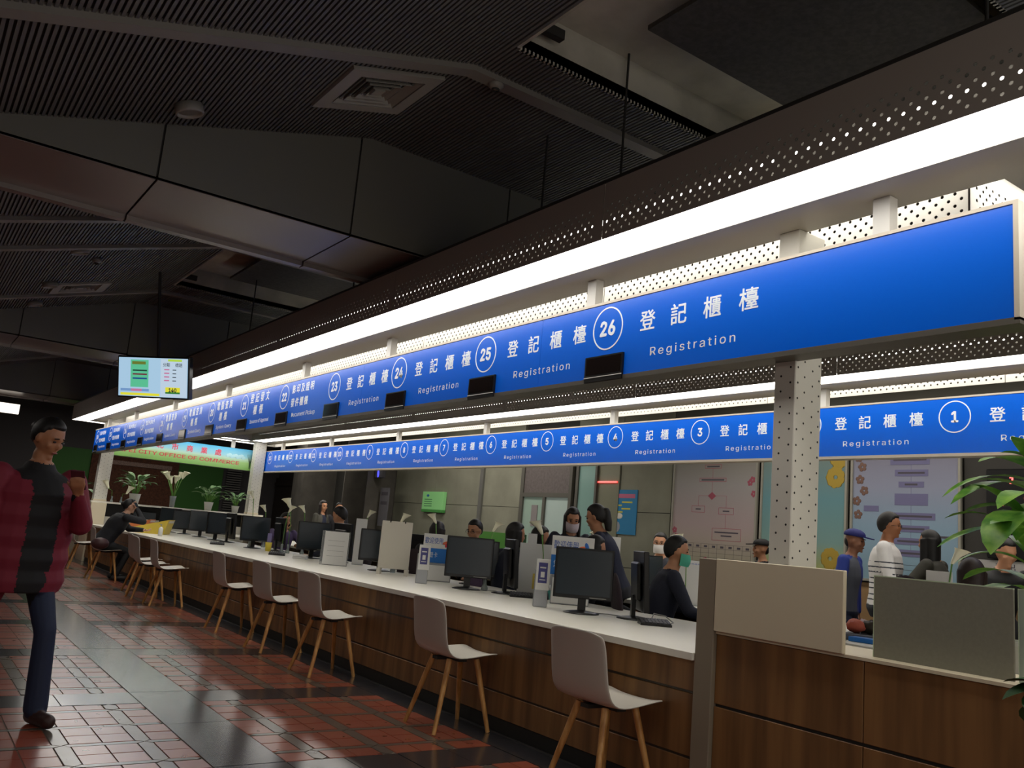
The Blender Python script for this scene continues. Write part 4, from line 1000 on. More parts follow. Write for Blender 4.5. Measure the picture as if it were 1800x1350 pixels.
for (bu, bv, bd), (tu, tv_, td), W, dr_ in (
    ((1820, 850, 4.1), (1664, 885, 4.0), .055, 1.0), ((1822, 860, 4.1), (1680, 897, 3.9), .075, .9), ((1810, 930, 4.0), (1658, 968, 3.9), .06, .7),
    ((1815, 900, 4.0), (1700, 905, 4.2), .09, .8), ((1818, 905, 3.9), (1745, 990, 3.7), .12, 1.5), ((1825, 830, 4.1), (1724, 820, 4.0), .08, .9),
    ((1830, 820, 4.0), (1760, 800, 4.1), .08, .9), ((1840, 840, 4.0), (1780, 775, 3.9), .07, .7), ((1822, 870, 4.2), (1715, 850, 4.3), .07, .8),
    ((1830, 880, 3.9), (1758, 905, 3.6), .07, .9), ((1840, 890, 4.0), (1790, 960, 3.8), .09, 1.3), ((1830, 860, 4.0), (1940, 840, 4.2), .09, 1.0),
    ((1830, 860, 4.0), (1920, 930, 3.9), .09, 1.2), ((1830, 850, 4.1), (1880, 740, 4.4), .08, .8), ((1830, 880, 4.1), (1870, 980, 4.4), .09, 1.3)):
    big_leaf(Ds(bu, bv, bd), Ds(tu, tv_, td), W, dr_).build('leaf', leaf_g, big)
for k in range(16):
    az = k * 2.4 + .4; zz = .42 + .022 * k; el = -.1 + .055 * k
    leaf_mb(rd.uniform(.30, .42), rd.uniform(.085, .12), rd.uniform(1.0, 1.6), (.01 * math.cos(az), .01 * math.sin(az), zz), az, el + .35, fold=.12).build('leaf', leaf_g, big)
low = thing('dark_leaf_plant', 'dark green leaf tips at the right edge in front of the wood desk', 'plant', (3.02, 1.20, 0))
MB().lathe([(0, .002), (.12, 0), (.16, .3), (.17, .33), (.15, .33), (0, .28)], n=16).build('pot', pot_w, low)
MB().tube([(0, 0, .28), (.01, 0, .6), (0, 0, .93)], [.02, .015, .01], 7).build('cane', mat('cane'), low)
for k, (az, el, L) in enumerate(((2.2, .2, .26), (1.7, .5, .26), (2.8, .3, .24), (1.2, .1, .26), (0, .5, .25), (4, .4, .25), (5, .3, .25), (2.4, -.3, .2))):
    leaf_mb(L * .85, .17, .9, (0, 0, .90 - .02 * k), az, el).build('leaf', mat('deep_leaf', '23491f', .5), low)

def lily_head(b, p, az, s=1.0, tilt=.5):
    """calla spathe: a flared funnel with one long lip"""
    n = 14; rings = [(.007, 0), (.013, .02), (.017, .042), (.021, .062), (.028, .078), (.034, .083)]
    q = Quaternion((0, 0, 1), az) @ Quaternion((0, 1, 0), tilt); vs = []
    for r, z in rings:
        for k in range(n):
            a = 2 * PI * k / n; lip = (1 + .5 * max(0, math.cos(a)) ** 3) if r > .02 else 1
            zz = z + (.014 * max(0, math.cos(a)) - .012 * max(0, -math.cos(a))) * (r / .046)
            vs.append(Vector(p) + q @ Vector((r * lip * math.cos(a) * s, r * math.sin(a) * s, zz * s * 1.15)))
    fs = [(j * n + i, j * n + (i + 1) % n, (j + 1) * n + (i + 1) % n, (j + 1) * n + i) for j in range(len(rings) - 1) for i in range(n)]
    b.add(vs, fs, 0, True); return q
def lily(label, loc, h, az=0, s=1.0, lean=.03, vase=.12, group='single calla lilies in slim vases'):
    t = thing('calla_lily', label, 'flower', loc, 0, group)
    MB().lathe([(0, .002), (.028, 0), (.03, .02), (.016, .06), (.018, vase), (.015, vase), (.012, .05), (0, .03)], n=12).build('vase', mat('clear_vase', 'b9c4c4', .1, trans=.6), t)
    tip = Vector((lean * math.cos(az), lean * math.sin(az), h - .08 * s))
    MB().tube([(0, 0, .03), Vector((lean * .2 * math.cos(az), lean * .2 * math.sin(az), h * .55)), tip], [.0045, .0045, .006], 7).build('stem', stem_g, t)
    b = MB(); q = lily_head(b, tip, az, s); o = b.build('spathe', petal, t)
    MB().cyl(tip + q @ Vector((0, 0, .02 * s)), tip + q @ Vector((0, 0, .07 * s)), .005 * s, .004 * s, 7).build('spadix', mat('spadix', 'd9b23a', .6), t)
def lily_at(label, u, v, d, zt=.74, az=2.6, s=1.0, **k):
    p = Dp(u, v, d); lily(label, (p.x, p.y, zt), p.z - zt, az, s, **k)
lily_at('large calla lily above the booklet monitor', 517, 878, 11.7, az=2.2, s=1.7)
lily_at('calla lily beside the man in the green mask', 1210, 942, 8.1, az=2.6, s=1.5)
lily_at('calla lily in front of the ponytail woman', 1068, 936, 9.1, az=2.6, s=1.7)
lily_at('calla lily in front of the seated woman in yellow', 961, 918, 7.5, az=2.6, s=1.35)
lily_at('thin calla lily between the second monitor and the bobbed head', 862, 918, 7.6, az=-.6, s=1.0)
lily_at('calla lily above the second welcome card', 773, 905, 8.9, az=2.3, s=1.15)
lily_at('calla lily at the left edge of the blank white board', 701, 903, 9.2, az=-.7, s=1.15)
lily_at('calla lily above the small white card behind the wide monitor', 643, 897, 10.5, az=-.6, s=1.1)
lily_at('small calla lily left of the large one', 505, 889, 11.5, az=-.6, s=1.1); lily_at('small calla lily right of the large one', 541, 890, 11.5, az=2.4, s=1.1)
lily_at('calla lily in front of the right hand far column', 451, 865, 12.5, az=2.4, s=1.2); lily_at('low calla lily right of the far column', 472, 889, 13, az=2.4, s=1.2)
lily_at('calla lily leaning over the frosted glass near the long haired customer', 1665, 965, 6.2, az=-1.0, s=1.3)
for k, (x_, h_) in enumerate(((3.74, .42), (3.92, .34))): lily(('left calla lily beside the seated woman', 'right calla lily beside the seated woman')[k], (x_, 19.34, 1.2), h_, (2.5, -.8)[k], 1.9, .1)
t = thing('calla_bouquet', 'bunch of seven white calla lilies in a glass vase on the far shelf', 'flowers', (4.98, 19.5, 1.2))
MB().lathe([(0, .002), (.05, 0), (.06, .15), (.075, .24), (.07, .24), (.055, .14), (0, .02)], n=14).build('vase', mat('clear_vase'), t)
for k in range(7):
    a = 2 * PI * k / 7; r = .16 if k else .02; h = .56 + .06 * math.sin(k * 2.3)
    b = MB(); b.tube([(.01 * math.cos(a), .01 * math.sin(a), .03), (.04 * math.cos(a), .04 * math.sin(a), .3), (r * math.cos(a), r * math.sin(a), h)], [.007, .007, .008], 6, 1)
    lily_head(b, (r * math.cos(a), r * math.sin(a), h), a, 1.9); b.build('lily_stem', [petal, stem_g], t)

# ================================================================== PEOPLE
SKIN = 'c08a68'
def q_from(fwd_yaw=0, pitch=0, roll=0): return Quaternion((0, 0, 1), fwd_yaw) @ Quaternion((1, 0, 0), -pitch) @ Quaternion((0, 1, 0), roll)
def ik(a, t, l1, l2, hint):
    a = Vector(a); t = Vector(t); d = t - a; L = min(d.length, (l1 + l2) * .995); d = d.normalized(); t = a + d * L
    x = (l1 * l1 - l2 * l2 + L * L) / (2 * L); h = math.sqrt(max(0, l1 * l1 - x * x)); hv = Vector(hint) - d * Vector(hint).dot(d)
    return a + d * x + hv.normalized() * h, t
def cap(b, prims, p0, p1, r0, r1, mi, n=12):
    """tapered capsule"""
    p0 = Vector(p0); p1 = Vector(p1); b.ell(p0, (r0,) * 3, nu=n, nv=7); b.ell(p1, (r1,) * 3, nu=n, nv=7); b.cyl(p0, p1, r0, r1, n); prims.append((p0, p1, r0, r1, mi))
def to_obj(b, name, mats, vox, smooth=4, parent=None, assign=None):
    me = b.mesh(name, mats[0]); o = bpy.data.objects.new(name, me); COL.objects.link(o)
    m = o.modifiers.new('r', 'REMESH'); m.mode = 'VOXEL'; m.voxel_size = vox; m.use_smooth_shade = True
    s_ = o.modifiers.new('s', 'SMOOTH'); s_.iterations = smooth; s_.factor = .5
    dg = bpy.context.evaluated_depsgraph_get(); nm = bpy.data.meshes.new_from_object(o.evaluated_get(dg)); o.modifiers.clear(); o.data = nm
    nm.materials.clear()
    for mm in mats: nm.materials.append(mm)
    if assign:
        n = len(nm.polygons); c = np.empty(n * 3); nm.polygons.foreach_get('center', c); nm.polygons.foreach_set('material_index', assign(c.reshape(-1, 3)).astype(np.int32))
    nm.polygons.foreach_set('use_smooth', [True] * len(nm.polygons)); o.parent = parent; return o
def person(label, x, y, yaw, pose='stand', h=1.66, lean=0.0, z0=0.0, head=(0, 0), hands=None, skin=SKIN, top='1a2034', bottom='22242c', shoes='1c1a1a',
           hair='short', hair_c='15120f', mask=None, glasses=False, bulk=1.0, front=None, coat=None, stripes=None, vox=.011, seat=.46, face=True, cap_c=None, arms_c=None, feet=None, hints=None, group=None):
    """yaw: heading angle of the chest (0 = +x). Local frame: +y forward, x right, z up"""
    k = h / 1.66; prims = []; b = MB(); up = Vector((0, 0, 1))
    M_SK, M_TOP, M_BOT, M_SHOE, M_FR, M_ST = range(6)
    hip = Vector((0, 0, (.86 * k if pose == 'stand' else seat + .10)))
    sd = Vector((0, math.sin(lean), math.cos(lean))); qs = Quaternion((1, 0, 0), -lean)
    neck = hip + sd * .53 * k
    # torso loft
    B = bulk; prof = [(-.10, .155, .11), (-.02, .165 * (1 + (B - 1) * .7), .115 * B), (.10, .145 * B, .10 * B), (.22, .145 * B, .10 * B), (.34, .165 * B, .112 * B), (.43, .178 * B, .10 * B), (.485, .155 * B, .082 * B), (.52, .085, .068), (.555, .054, .056)]
    if coat: prof = [(-coat, .185 * B, .145 * B)] + [(-coat + .06 * i, (.19 + .012 * (i % 2)) * B, (.142 + .012 * (i % 2)) * B) for i in range(1, int((coat + .44) / .06))] + [(.455, .165 * B, .10 * B), (.50, .095, .085), (.545, .07, .07)]
    b.loft([(hip + sd * t * k, rx * k, ry * k, qs) for t, rx, ry in prof], 20)
    for t in ([-.05, .05, .15, .25, .35, .42] if not coat else [-coat + .05, 0, .1, .2, .3, .42]):
        for sx in (-.6, 0, .6):
            c = hip + sd * t * k + Vector((sx * .13 * B * k, 0, 0)); prims.append((c, c, .10 * B * k, .10 * B * k, M_TOP if (t > -.02 or coat) else M_BOT))
    if coat: prims.append((hip + Vector((-.1, 0, -coat)), hip + Vector((.1, 0, -coat)), .14, .14, M_TOP))
    cap(b, prims, neck - sd * .02, neck + sd * .06 * k + Vector((0, .01, 0)), .054 * k, .052 * k, M_SK)
    # legs
    fe = feet or ((-.10, .02), (.10, .02)) if pose == 'stand' else feet or ((-.11, .42), (.11, .42))
    for sx, (fx_, fy) in zip((-1, 1), fe):
        hj = hip + Vector((sx * .088 * k, 0, -.02)); ank = Vector((fx_, fy - .02, .085))
        kn, ank = ik(hj, ank, .40 * k, .40 * k, (sx * .08, 1, .2 if pose == 'sit' else 0))
        fl = coat and pose == 'stand'
        cap(b, prims, hj, kn, .083 * k, .058 * k, M_BOT); cap(b, prims, kn, ank, .056 * k, (.062 if fl else .042) * k, M_BOT)
        d = Vector((fx_ * .25, 1, 0)).normalized(); toe = Vector((ank.x, ank.y, .04)) + d * .15 * k
        cap(b, prims, Vector((ank.x, ank.y - .03, .042)), toe, .042 * k, .038 * k, M_SHOE)
    # arms
    hn = hands or ((-.24, .05, .80 * k), (.24, .05, .80 * k))
    AB = (bulk - 1) * .6 + 1; wr_out = []
    for sx, ht in zip((-1, 1), hn):
        sh = neck + Quaternion((1, 0, 0), -lean) @ Vector((sx * .168 * B * k, -.005, (-.045 if not coat else -.085) * k)); ht = Vector(ht)
        el, wr_ = ik(sh, ht, .275 * k, .245 * k, (hints[0 if sx < 0 else 1] if hints else (sx * .8, -.5, -.5)))
        cap(b, prims, sh, el, .056 * k * AB * (1.25 if coat else 1), .043 * k * AB * (1.35 if coat else 1), M_TOP)
        cuff = el.lerp(wr_, .92); cap(b, prims, el, cuff, .043 * k * AB * (1.3 if coat else 1), .032 * k * AB, M_TOP if arms_c is None else M_SK)
        fd = (wr_ - el).normalized(); cap(b, prims, cuff, wr_, .026 * k, .024 * k, M_SK)
        sd2 = fd.cross(up); sd2 = (sd2 if sd2.length > .1 else Vector((1, 0, 0))).normalized(); pn = fd.cross(sd2).normalized()
        palm = wr_ + fd * .075 * k
        for o_ in (-.024, 0, .024): cap(b, prims, wr_ + sd2 * o_ * .5, palm + sd2 * o_, .016 * k, .016 * k, M_SK, 8)
        for f_, (o_, L_) in enumerate(((-.033, .055), (-.011, .072), (.011, .068), (.033, .05))):
            a0 = palm + sd2 * o_; a1 = a0 + (fd * .8 - pn * .25).normalized() * L_ * .5; a2 = a1 + (fd * .35 - pn * .8).normalized() * L_ * .45
            cap(b, prims, a0, a1, .0095, .0088, M_SK, 7); cap(b, prims, a1, a2, .0088, .0078, M_SK, 7)
        th0 = wr_ + fd * .03 + sd2 * .022 * -sx; cap(b, prims, th0, th0 + (fd * .6 - sd2 * sx * .6 - pn * .4).normalized() * .055, .011, .009, M_SK, 7)
        wr_out.append((wr_, fd, sd2, pn))
    # head
    qh = Quaternion((0, 0, 1), -head[0]) @ Quaternion((1, 0, 0), -head[1]); hc = neck + sd * .055 * k + Vector((0, .015, .095 * k)) + qh @ Vector((0, .012, .01))
    b.ell(hc + qh @ Vector((0, -.008, .015)), (.073 * k, .090 * k, .095 * k), qh, 18, 12)
    def jaw(p): t = max(0, -p.z / .08); return Vector((p.x * (1 - .32 * t), p.y * (1 - .08 * t), p.z))
    b.ell(hc + qh @ Vector((0, .022, -.035)), (.060 * k, .064 * k, .078 * k), qh, 16, 10, fn=jaw)
    b.ell(hc + qh @ Vector((0, .088, -.018)), (.012, .014, .02), qh, 10, 7); b.ell(hc + qh @ Vector((0, .082, .008)), (.008, .01, .022), qh, 8, 6)
    for sx in (-1, 1):
        b.ell(hc + qh @ Vector((sx * .074 * k, -.002, -.008)), (.010, .018, .03), qh @ Quaternion((0, 0, 1), sx * -.3), 10, 8)
        b.ell(hc + qh @ Vector((sx * .038, .062, -.025)), (.022, .018, .02), qh, 8, 6)
    b.ell(hc + qh @ Vector((0, .080, -.058)), (.020, .010, .010), qh, 10, 6); b.ell(hc + qh @ Vector((0, .074, -.092)), (.018, .014, .014), qh, 10, 6)
    b.ell(hc + qh @ Vector((0, .072, .022)), (.045, .014, .012), qh, 10, 6)
    for dz in (-.06, -.02, .04): prims.append((hc + qh @ Vector((0, .0, dz)), hc + qh @ Vector((0, .02, dz)), .085, .085, M_SK))
    P0 = np.array([p[0][:] for p in prims]); P1 = np.array([p[1][:] for p in prims]); r0 = np.array([p[2] for p in prims]); r1 = np.array([p[3] for p in prims]); MI = np.array([p[4] for p in prims])
    def assign(c):
        d = P1 - P0; dd = np.maximum((d * d).sum(1), 1e-9); out = np.empty(len(c), int)
        t = np.clip((((c[:, None, :] - P0[None]) * d[None]).sum(2)) / dd[None], 0, 1)
        dist = np.linalg.norm(c[:, None, :] - (P0[None] + t[..., None] * d[None]), axis=2) - (r0[None] + (r1 - r0)[None] * t)
        out = MI[dist.argmin(1)]
        rel = c - np.array(hip); s_ = rel @ np.array(sd); fwd = rel @ np.array((0, math.cos(lean), -math.sin(lean)))
        if coat and front: out[(out == M_TOP) & (np.abs(c[:, 0]) < .085) & (fwd > .02) & (s_ < .5)] = M_FR
        if front is not None: out[(out == M_TOP) & (np.abs(c[:, 0] - front[1]) < front[2] - np.maximum(0, s_ - .3) * .1) & (fwd > .03) & (np.abs(c[:, 0]) < .17) & (s_ < .56)] = M_FR
        if coat: out[(out == M_BOT) & (s_ > -coat + .01)] = M_TOP
        if coat: out[(s_ > .44) & (out == M_TOP) & (np.abs(c[:, 0]) < .13)] = M_FR
        if stripes: out[(out == M_TOP) & (s_ < .39) & (((s_ * 1000) % 48) < 9)] = M_ST
        out[(out == M_SK) & (c[:, 2] < hip.z - .35) & (pose == 'stand')] = M_BOT
        return out
    def cm(c, r=.75): return mat('cloth_' + c, c, r)
    mats = [mat('skin_' + skin, skin, .5), cm(top), cm(bottom), mat('shoe_' + shoes, shoes, .5), cm(front[0] if front else top), cm(stripes or top)]
    body = to_obj(b, 'person', mats, vox, 3, None, assign)
    body.location = (x, y, z0); body.rotation_euler = (0, 0, yaw - PI / 2); tag(body, label, 'person', group)
    body['kind'] = 'thing'
    # hair
    def hairfn(p):
        yy = p.y / .1; line = .062 if yy > .55 else (.062 - (.55 - yy) * .16 if yy > 0 else -.03 - .09 * min(1, -yy * 1.2))
        if hair in ('long', 'bob', 'ponytail') and yy <= .45: line -= .03
        if p.z < line: return p * (.80 if p.z > line - .03 else .70)
        return p
    hb = MB()
    if cap_c is None or hair != 'short': hb.ell(hc + qh @ Vector((0, -.010, .016)), (.082 * k, .101 * k, .106 * k), qh, 24, 18, fn=hairfn)
    if hair == 'short': hb.ell(hc + qh @ Vector((0, -.055, -.01)), (.06 * k, .045 * k, .06 * k), qh, 14, 10)
    if hair in ('bun', 'ponytail'):
        hb.ell(hc + qh @ Vector((0, -.105, .02)), (.035, .035, .035), qh, 12, 8)
        if hair == 'ponytail': hb.loft([(hc + qh @ Vector((0, -.115, .02)) + Vector((0, -.006 * i, -.045 * i)), .03 + .006 * (2 - abs(i - 2)), .03 + .005 * (2 - abs(i - 2)), Quaternion()) for i in range(5)], 10)
    if hair in ('long', 'bob'):
        L_ = .34 if hair == 'long' else .13
        hb.loft([(hc + qh @ Vector((0, -.035 - .02 * t, 0)) + Vector((0, 0, .03 - (L_ + .03) * t)), (.084 - .012 * t) * k, (.066 - .022 * t) * k, Quaternion()) for t in (0, .25, .5, .75, 1)], 16)
        for sx in (-1, 1): hb.loft([(hc + qh @ Vector((sx * .074, .004 + .008 * t, 0)) + Vector((0, 0, .03 - (L_ * .92 + .03) * t)), .016, .036 - .008 * t, Quaternion()) for t in (0, .3, .6, 1)], 10)
    if hb.v: to_obj(hb, 'hair', [mat('hair_' + hair_c, hair_c, .55)], .008, 2, body)
    if cap_c:
        cb = MB(); q2 = qh; c0_ = hc + qh @ Vector((0, -.008, .055)); cb.ell(c0_, (.088, .102, .062), q2, 20, 12, fn=lambda p: Vector((p.x, p.y, max(p.z, -.012))))
        cb.obox(c0_ + q2 @ Vector((0, .115, -.008)), .06, .055, .005, q2 @ Quaternion((1, 0, 0), -.1)); cb.build('cap', mat('cap_' + cap_c, cap_c, .7), body)
    if face:
        for sx in (-1, 1):
            e = MB().ell(hc + qh @ Vector((sx * .031, .0775, .004)), (.0125, .006, .0055), qh, 10, 7); e.build('eye', mat('eye_dark', '16100d', .3), body)
            MB().obox(hc + qh @ Vector((sx * .032, .083, .026)), .016, .003, .0026, qh @ Quaternion((0, 1, 0), sx * .1)).build('eyebrow', mat('hair_' + hair_c), body)
        if not mask: MB().ell(hc + qh @ Vector((0, .0885, -.058)), (.021, .004, .0055), qh, 12, 6).build('mouth', mat('lips', '8a4a42', .5), body)
    if mask:
        mb = MB(); vs = []; nu, nv = 10, 6
        for j in range(nv + 1):
            for i in range(nu + 1):
                a = (-1 + 2 * i / nu) * 1.25; zz = -.015 - .095 * j / nv; r_ = .078 + .018 * math.cos(a * 1.2) * math.sin(PI * (j + .8) / (nv + 1.6))
                vs.append(hc + qh @ Vector((math.sin(a) * r_ * .95, math.cos(a) * r_ * 1.02 + .02 * max(0, math.cos(a)) - .0, zz)))
        fs = [(j * (nu + 1) + i, j * (nu + 1) + i + 1, (j + 1) * (nu + 1) + i + 1, (j + 1) * (nu + 1) + i) for j in range(nv) for i in range(nu)]
        mb.add(vs, fs, 0, True).build('face_mask', mat('mask_' + mask, mask, .7), body)
    if glasses:
        g = MB()
        for sx in (-1, 1):
            pts = [hc + qh @ Vector((sx * .034 + .022 * math.cos(t), .094, .002 + .016 * math.sin(t))) for t in (2 * PI * i / 14 for i in range(15))]
            g.tube(pts, .0014, 5); g.tube([hc + qh @ Vector((sx * .056, .092, .004)), hc + qh @ Vector((sx * .078, .01, .0))], .0014, 5)
        g.tube([hc + qh @ Vector((-.012, .096, .004)), hc + qh @ Vector((.012, .096, .004))], .0014, 5); g.build('glasses', blk, body)
    return body, wr_out, hc, qh
def phone(wo, body, label, m=None, off=.09, up_=.02):
    w_, fd, sd2, pn = wo; R3 = Matrix.Rotation(body.rotation_euler.z, 3, 'Z')
    c = R3 @ (w_ + fd * off - pn * .022) + body.location
    q = Matrix.Rotation(body.rotation_euler.z, 4, 'Z').to_quaternion() @ Matrix((sd2, fd, sd2.cross(fd))).transposed().to_quaternion()
    t = thing('mobile_phone', label, 'phone', c); t.rotation_mode = 'QUATERNION'; t.rotation_quaternion = q
    MB().bbox(-.036, .036, -.07, .075, -.004, .004, .002).build('case', m or mat('phone_case', '5a2a35', .4), t); MB().box(-.032, .032, -.064, .07, .004, .0048).build('screen', screen_off, t)
    return t
def yawto(x, y, dx, dy): return math.atan2(dy, dx)

# the woman who walks past, reading her phone
bd, wo, _, _ = person('woman in dark red quilted coat and blue jeans walking and reading her phone', .67, 5.60, math.radians(-72), 'stand', 1.66, .03, head=(-.4, .40),
    hands=((-.10, .30, 1.24), (.27, .10, .80)), hints=((-.5, -.4, -1), (.7, -.3, -1)), top='7a1c30', bottom='1f2a44', shoes='3a2420', hair='bun', hair_c='0e0b0a', bulk=1.22, front=('101012', 0, .075), coat=.17, vox=.0085, feet=((-.12, .22), (.17, -.34)), skin='b07a58')
phone(wo[0], bd, 'phone in a dark red case held by the walking woman')
# the seated woman leaning on the counter with a phone at her ear
bd, wo, hc, qh = person('woman in black coat seated at the far counter with a phone at her ear', 2.86, 15.0, math.radians(5), 'sit', 1.64, .55, head=(.2, .1), hands=((-.05, .62, .80), (.10, .42, 1.13)), hints=((-.8, -.3, -.5), (.5, .7, -.9)),
    top='14161c', bottom='0e0f12', hair='bun', hair_c='0d0b0a', bulk=1.38, seat=.47, feet=((-.16, .30), (.16, .26)), skin='c89a80')
phone(wo[1], bd, 'dark phone at the ear of the seated woman', blk)
bag = MB(); bag.ell((0, 0, .09), (.13, .10, .09), nu=16, nv=10); o = bag.build('handbag', mat('brown_bag', '4a2c2c', .5)); o.location = (2.80, 14.78, .47); tag(o, 'small brown bag on the chair behind the seated woman', 'bag')

NV = '171c2e'
def seated(label, u, v, d, yaw, chair='purple', **k):
    """seated figure whose head top shows at pixel u, v at depth d"""
    p = Dp(u, v, d); h = k.get('h', 1.64); lean = k.get('lean', .12); kk = h / 1.66
    top = .46 + .10 + .585 * kk * math.cos(lean) + .095 * kk + .12
    off = .585 * kk * math.sin(lean) + .02; x = p.x - math.cos(yaw) * off; y = p.y - math.sin(yaw) * off
    seat = .46 + (p.z - top); k.setdefault('hands', ((-.18, .42, seat + .30), (.18, .42, seat + .30)))
    r = person(label, x, y, yaw, 'sit', seat=max(.40, min(.62, seat)), **k)
    if chair: office_chair((x - math.cos(yaw) * .02, y - math.sin(yaw) * .02), yaw, max(.40, min(.62, seat)), chair)
    return r
OC = [0]
pur = mat('purple_fabric', '4b3a55', .9, noise=.1, nscale=200); brn = mat('dark_plum_fabric', '2e2228', .9)
def office_chair(xy, yaw, seat, col, label=None):
    OC[0] += 1
    lab = label or CH_LABELS[OC[0] - 1] if OC[0] <= len(CH_LABELS) else label
    t = thing('office_chair', lab, 'chair', (xy[0], xy[1], 0), yaw - PI / 2, 'staff swivel chairs'); m = pur if col == 'purple' else brn
    s = seat - .05
    b = MB(); b.ell((0, .02, s + .01), (.23, .22, .045), nu=20, nv=8); b.build('seat', m, t)
    b = MB(); b.ell((0, -.27, s + .36), (.21, .04, .27), Quaternion((1, 0, 0), .12), 20, 12); b.build('backrest', m, t)
    MB().tube([(0, -.10, s - .02), (0, -.27, s), (0, -.31, s + .2)], .016, 8).cyl((0, 0, .08), (0, 0, s), .025, n=10).build('stem', blk, t)
    for i in range(5):
        a = 2 * PI * i / 5; MB().cyl((0, 0, .09), (.26 * math.cos(a), .26 * math.sin(a), .06), .018, .012, 8).ell((.26 * math.cos(a), .26 * math.sin(a), .03), (.02, .02, .03)).build('leg', blk, t)
    return t
CH_LABELS = ['dark plum swivel chair of the man in the green mask', 'purple swivel chair of the staff woman with bobbed hair', 'swivel chair of the staff member in glasses', 'swivel chair of the seated woman in yellow and black',
             'swivel chair of the staff member with dark hair beyond the nearest welcome card', 'swivel chair of the man behind the paper holder', 'purple swivel chair of the woman resting her chin on her hand',
             'swivel chair of the staff member beyond the second square monitor', 'swivel chair of the long haired staff member beside the second welcome card', 'swivel chair of the brown haired staff member behind the frosted glass', 'empty swivel chair back in front of the striped polo']
east = math.radians(-20)
seated('staff man in navy hooded jacket with a green face mask turned right', 1190, 943, 6.9, math.radians(-35), 'plum', lean=.22, head=(.15, .12), top=NV, mask='4fb89a', hair_c='0c0a0a', bulk=1.12, h=1.7)
seated('staff woman in navy jacket with black bobbed hair seen from behind', 907, 920, 8.4, math.radians(-10), 'purple', lean=.15, head=(.1, .15), top=NV, hair='bob', hair_c='0b0909', bulk=1.08, face=False)
seated('person with glasses and pale mask facing the camera behind a black screen', 1162, 938, 9.8, math.radians(-140), None, lean=.05, head=(.1, .1), top='2a2c36', mask='d8d4d0', glasses=True, hair_c='0f0c0b')
seated('seated staff woman in black and yellow with long dark hair, left of the masked woman', 950, 926, 9.0, math.radians(-25), 'plum', lean=.2, head=(.3, .25), top='2c2c22', front=('b4ac4a', 0, .05), hair='long', hair_c='120e0c')
person('standing staff woman with long dark hair and a white face mask looking down', 5.56, 6.76, math.radians(-118), 'stand', 1.56, .08, head=(0, .42), hands=((-.2, .35, 1.0), (.2, .35, 1.0)), top='2b2d3c', hair='long', hair_c='16100e', mask='dcd0d8')
person('standing woman in navy hooded top with a ponytail leaning left over the desk', 5.42, 5.86, math.radians(130), 'stand', 1.62, .38, head=(.1, .35), hands=((-.22, .50, .95), (.2, .5, .95)), top='1a2038', hair='ponytail', hair_c='120e0c', bulk=1.1)
seated('back of a dark haired staff member below the ponytail woman', 1046, 946, 7.4, math.radians(-30), 'plum', lean=.15, head=(0, .2), top='1c1c22', hair='bob', hair_c='0e0c0c', face=False)
seated('staff man in navy looking down to the left behind the paper holder', 600, 892, 11.6, math.radians(140), 'plum', lean=.2, head=(.1, .35), top='161a30', hair_c='141010', bulk=1.15, h=1.82)
seated('staff woman in lilac resting her chin on her hand', 503, 904, 13.4, math.radians(-95), 'purple', lean=.25, head=(-.2, .2), top='5a4a72', hair='bob', hair_c='151010', hands=((-.2, .35, .78), (.06, .40, 1.02)))
seated('staff member with black hair looking down beyond the second square monitor', 837, 915, 9.3, math.radians(-150), None, lean=.1, head=(.1, .25), top='22242a', hair_c='0f0c0b', glasses=True)
seated('long haired staff member in black behind the second welcome card', 770, 918, 9.7, math.radians(30), 'plum', lean=.2, head=(0, .2), top='18161a', hair='long', hair_c='1a120f', face=False)
seated('brown haired head of a staff member low behind the frosted glass', 1708, 984, 5.6, math.radians(20), 'plum', lean=.2, head=(0, .25), top='1a1a1e', hair='bob', hair_c='2a1c18', face=False)
# customers beyond the rear counter
bd, wo, _, _ = person('man in white polo shirt with navy stripes and glasses, facing right', 7.42, 4.52, math.radians(-62), 'stand', 1.74, .02, head=(.05, .08), hands=((-.28, .14, .84), (.28, .16, .84)), top='d9d7d6', stripes='2c3440', bottom='30343c', hair_c='14100e', glasses=True, bulk=1.28, arms_c=1, skin='a8704e')
person('person in blue cap with grey and blue jacket partly behind the striped polo', 7.62, 5.05, math.radians(-75), 'stand', 1.58, .1, head=(0, .1), top='263c94', front=('5f6470', .1, .10), bottom='26304a', cap_c='1c2470', hair_c='2a2422', bulk=1.15, skin='9a6a50')
bd, wo, _, _ = person('woman with long black hair and olive jacket seen from behind beyond the white card', 7.50, 4.05, math.radians(100), 'stand', 1.60, .12, head=(.2, .1), hands=((-.12, .34, 1.16), (.2, .3, .95)), top='2e2c24', hair='long', hair_c='0c0a0a', bulk=1.1, face=False)
person('person in black puffer coat behind the broad leaves', 7.30, 3.55, math.radians(-120), 'stand', 1.58, .35, head=(0, .3), top='101113', bottom='15161a', hair_c='100d0c', bulk=1.3, face=False)
p = Dp(1330, 950, 10.0); person('person in flat black hat beyond the cream panel of the rear counter', p.x, p.y - .1, math.radians(150), 'stand', p.z / 1.0, 0, head=(.1, 0), top='1a1a1c', bottom='1c1c20', cap_c='101012', hair_c='100d0c', bulk=1.1)
p = Dp(568, 878, 17); person('far woman with long hair and grey coat in the dark hall', p.x, p.y, math.radians(-60), 'stand', p.z - .02, 0, head=(.3, .1), top='4a4840', front=('1c2238', 0, .07), hair='long', hair_c='1c1411', vox=.013)
p = Dp(597, 882, 17.5); person('far dark haired person behind the staff man in the dark hall', p.x, p.y, math.radians(-100), 'stand', p.z - .02, 0, top='26262c', hair_c='100d0c', vox=.013)
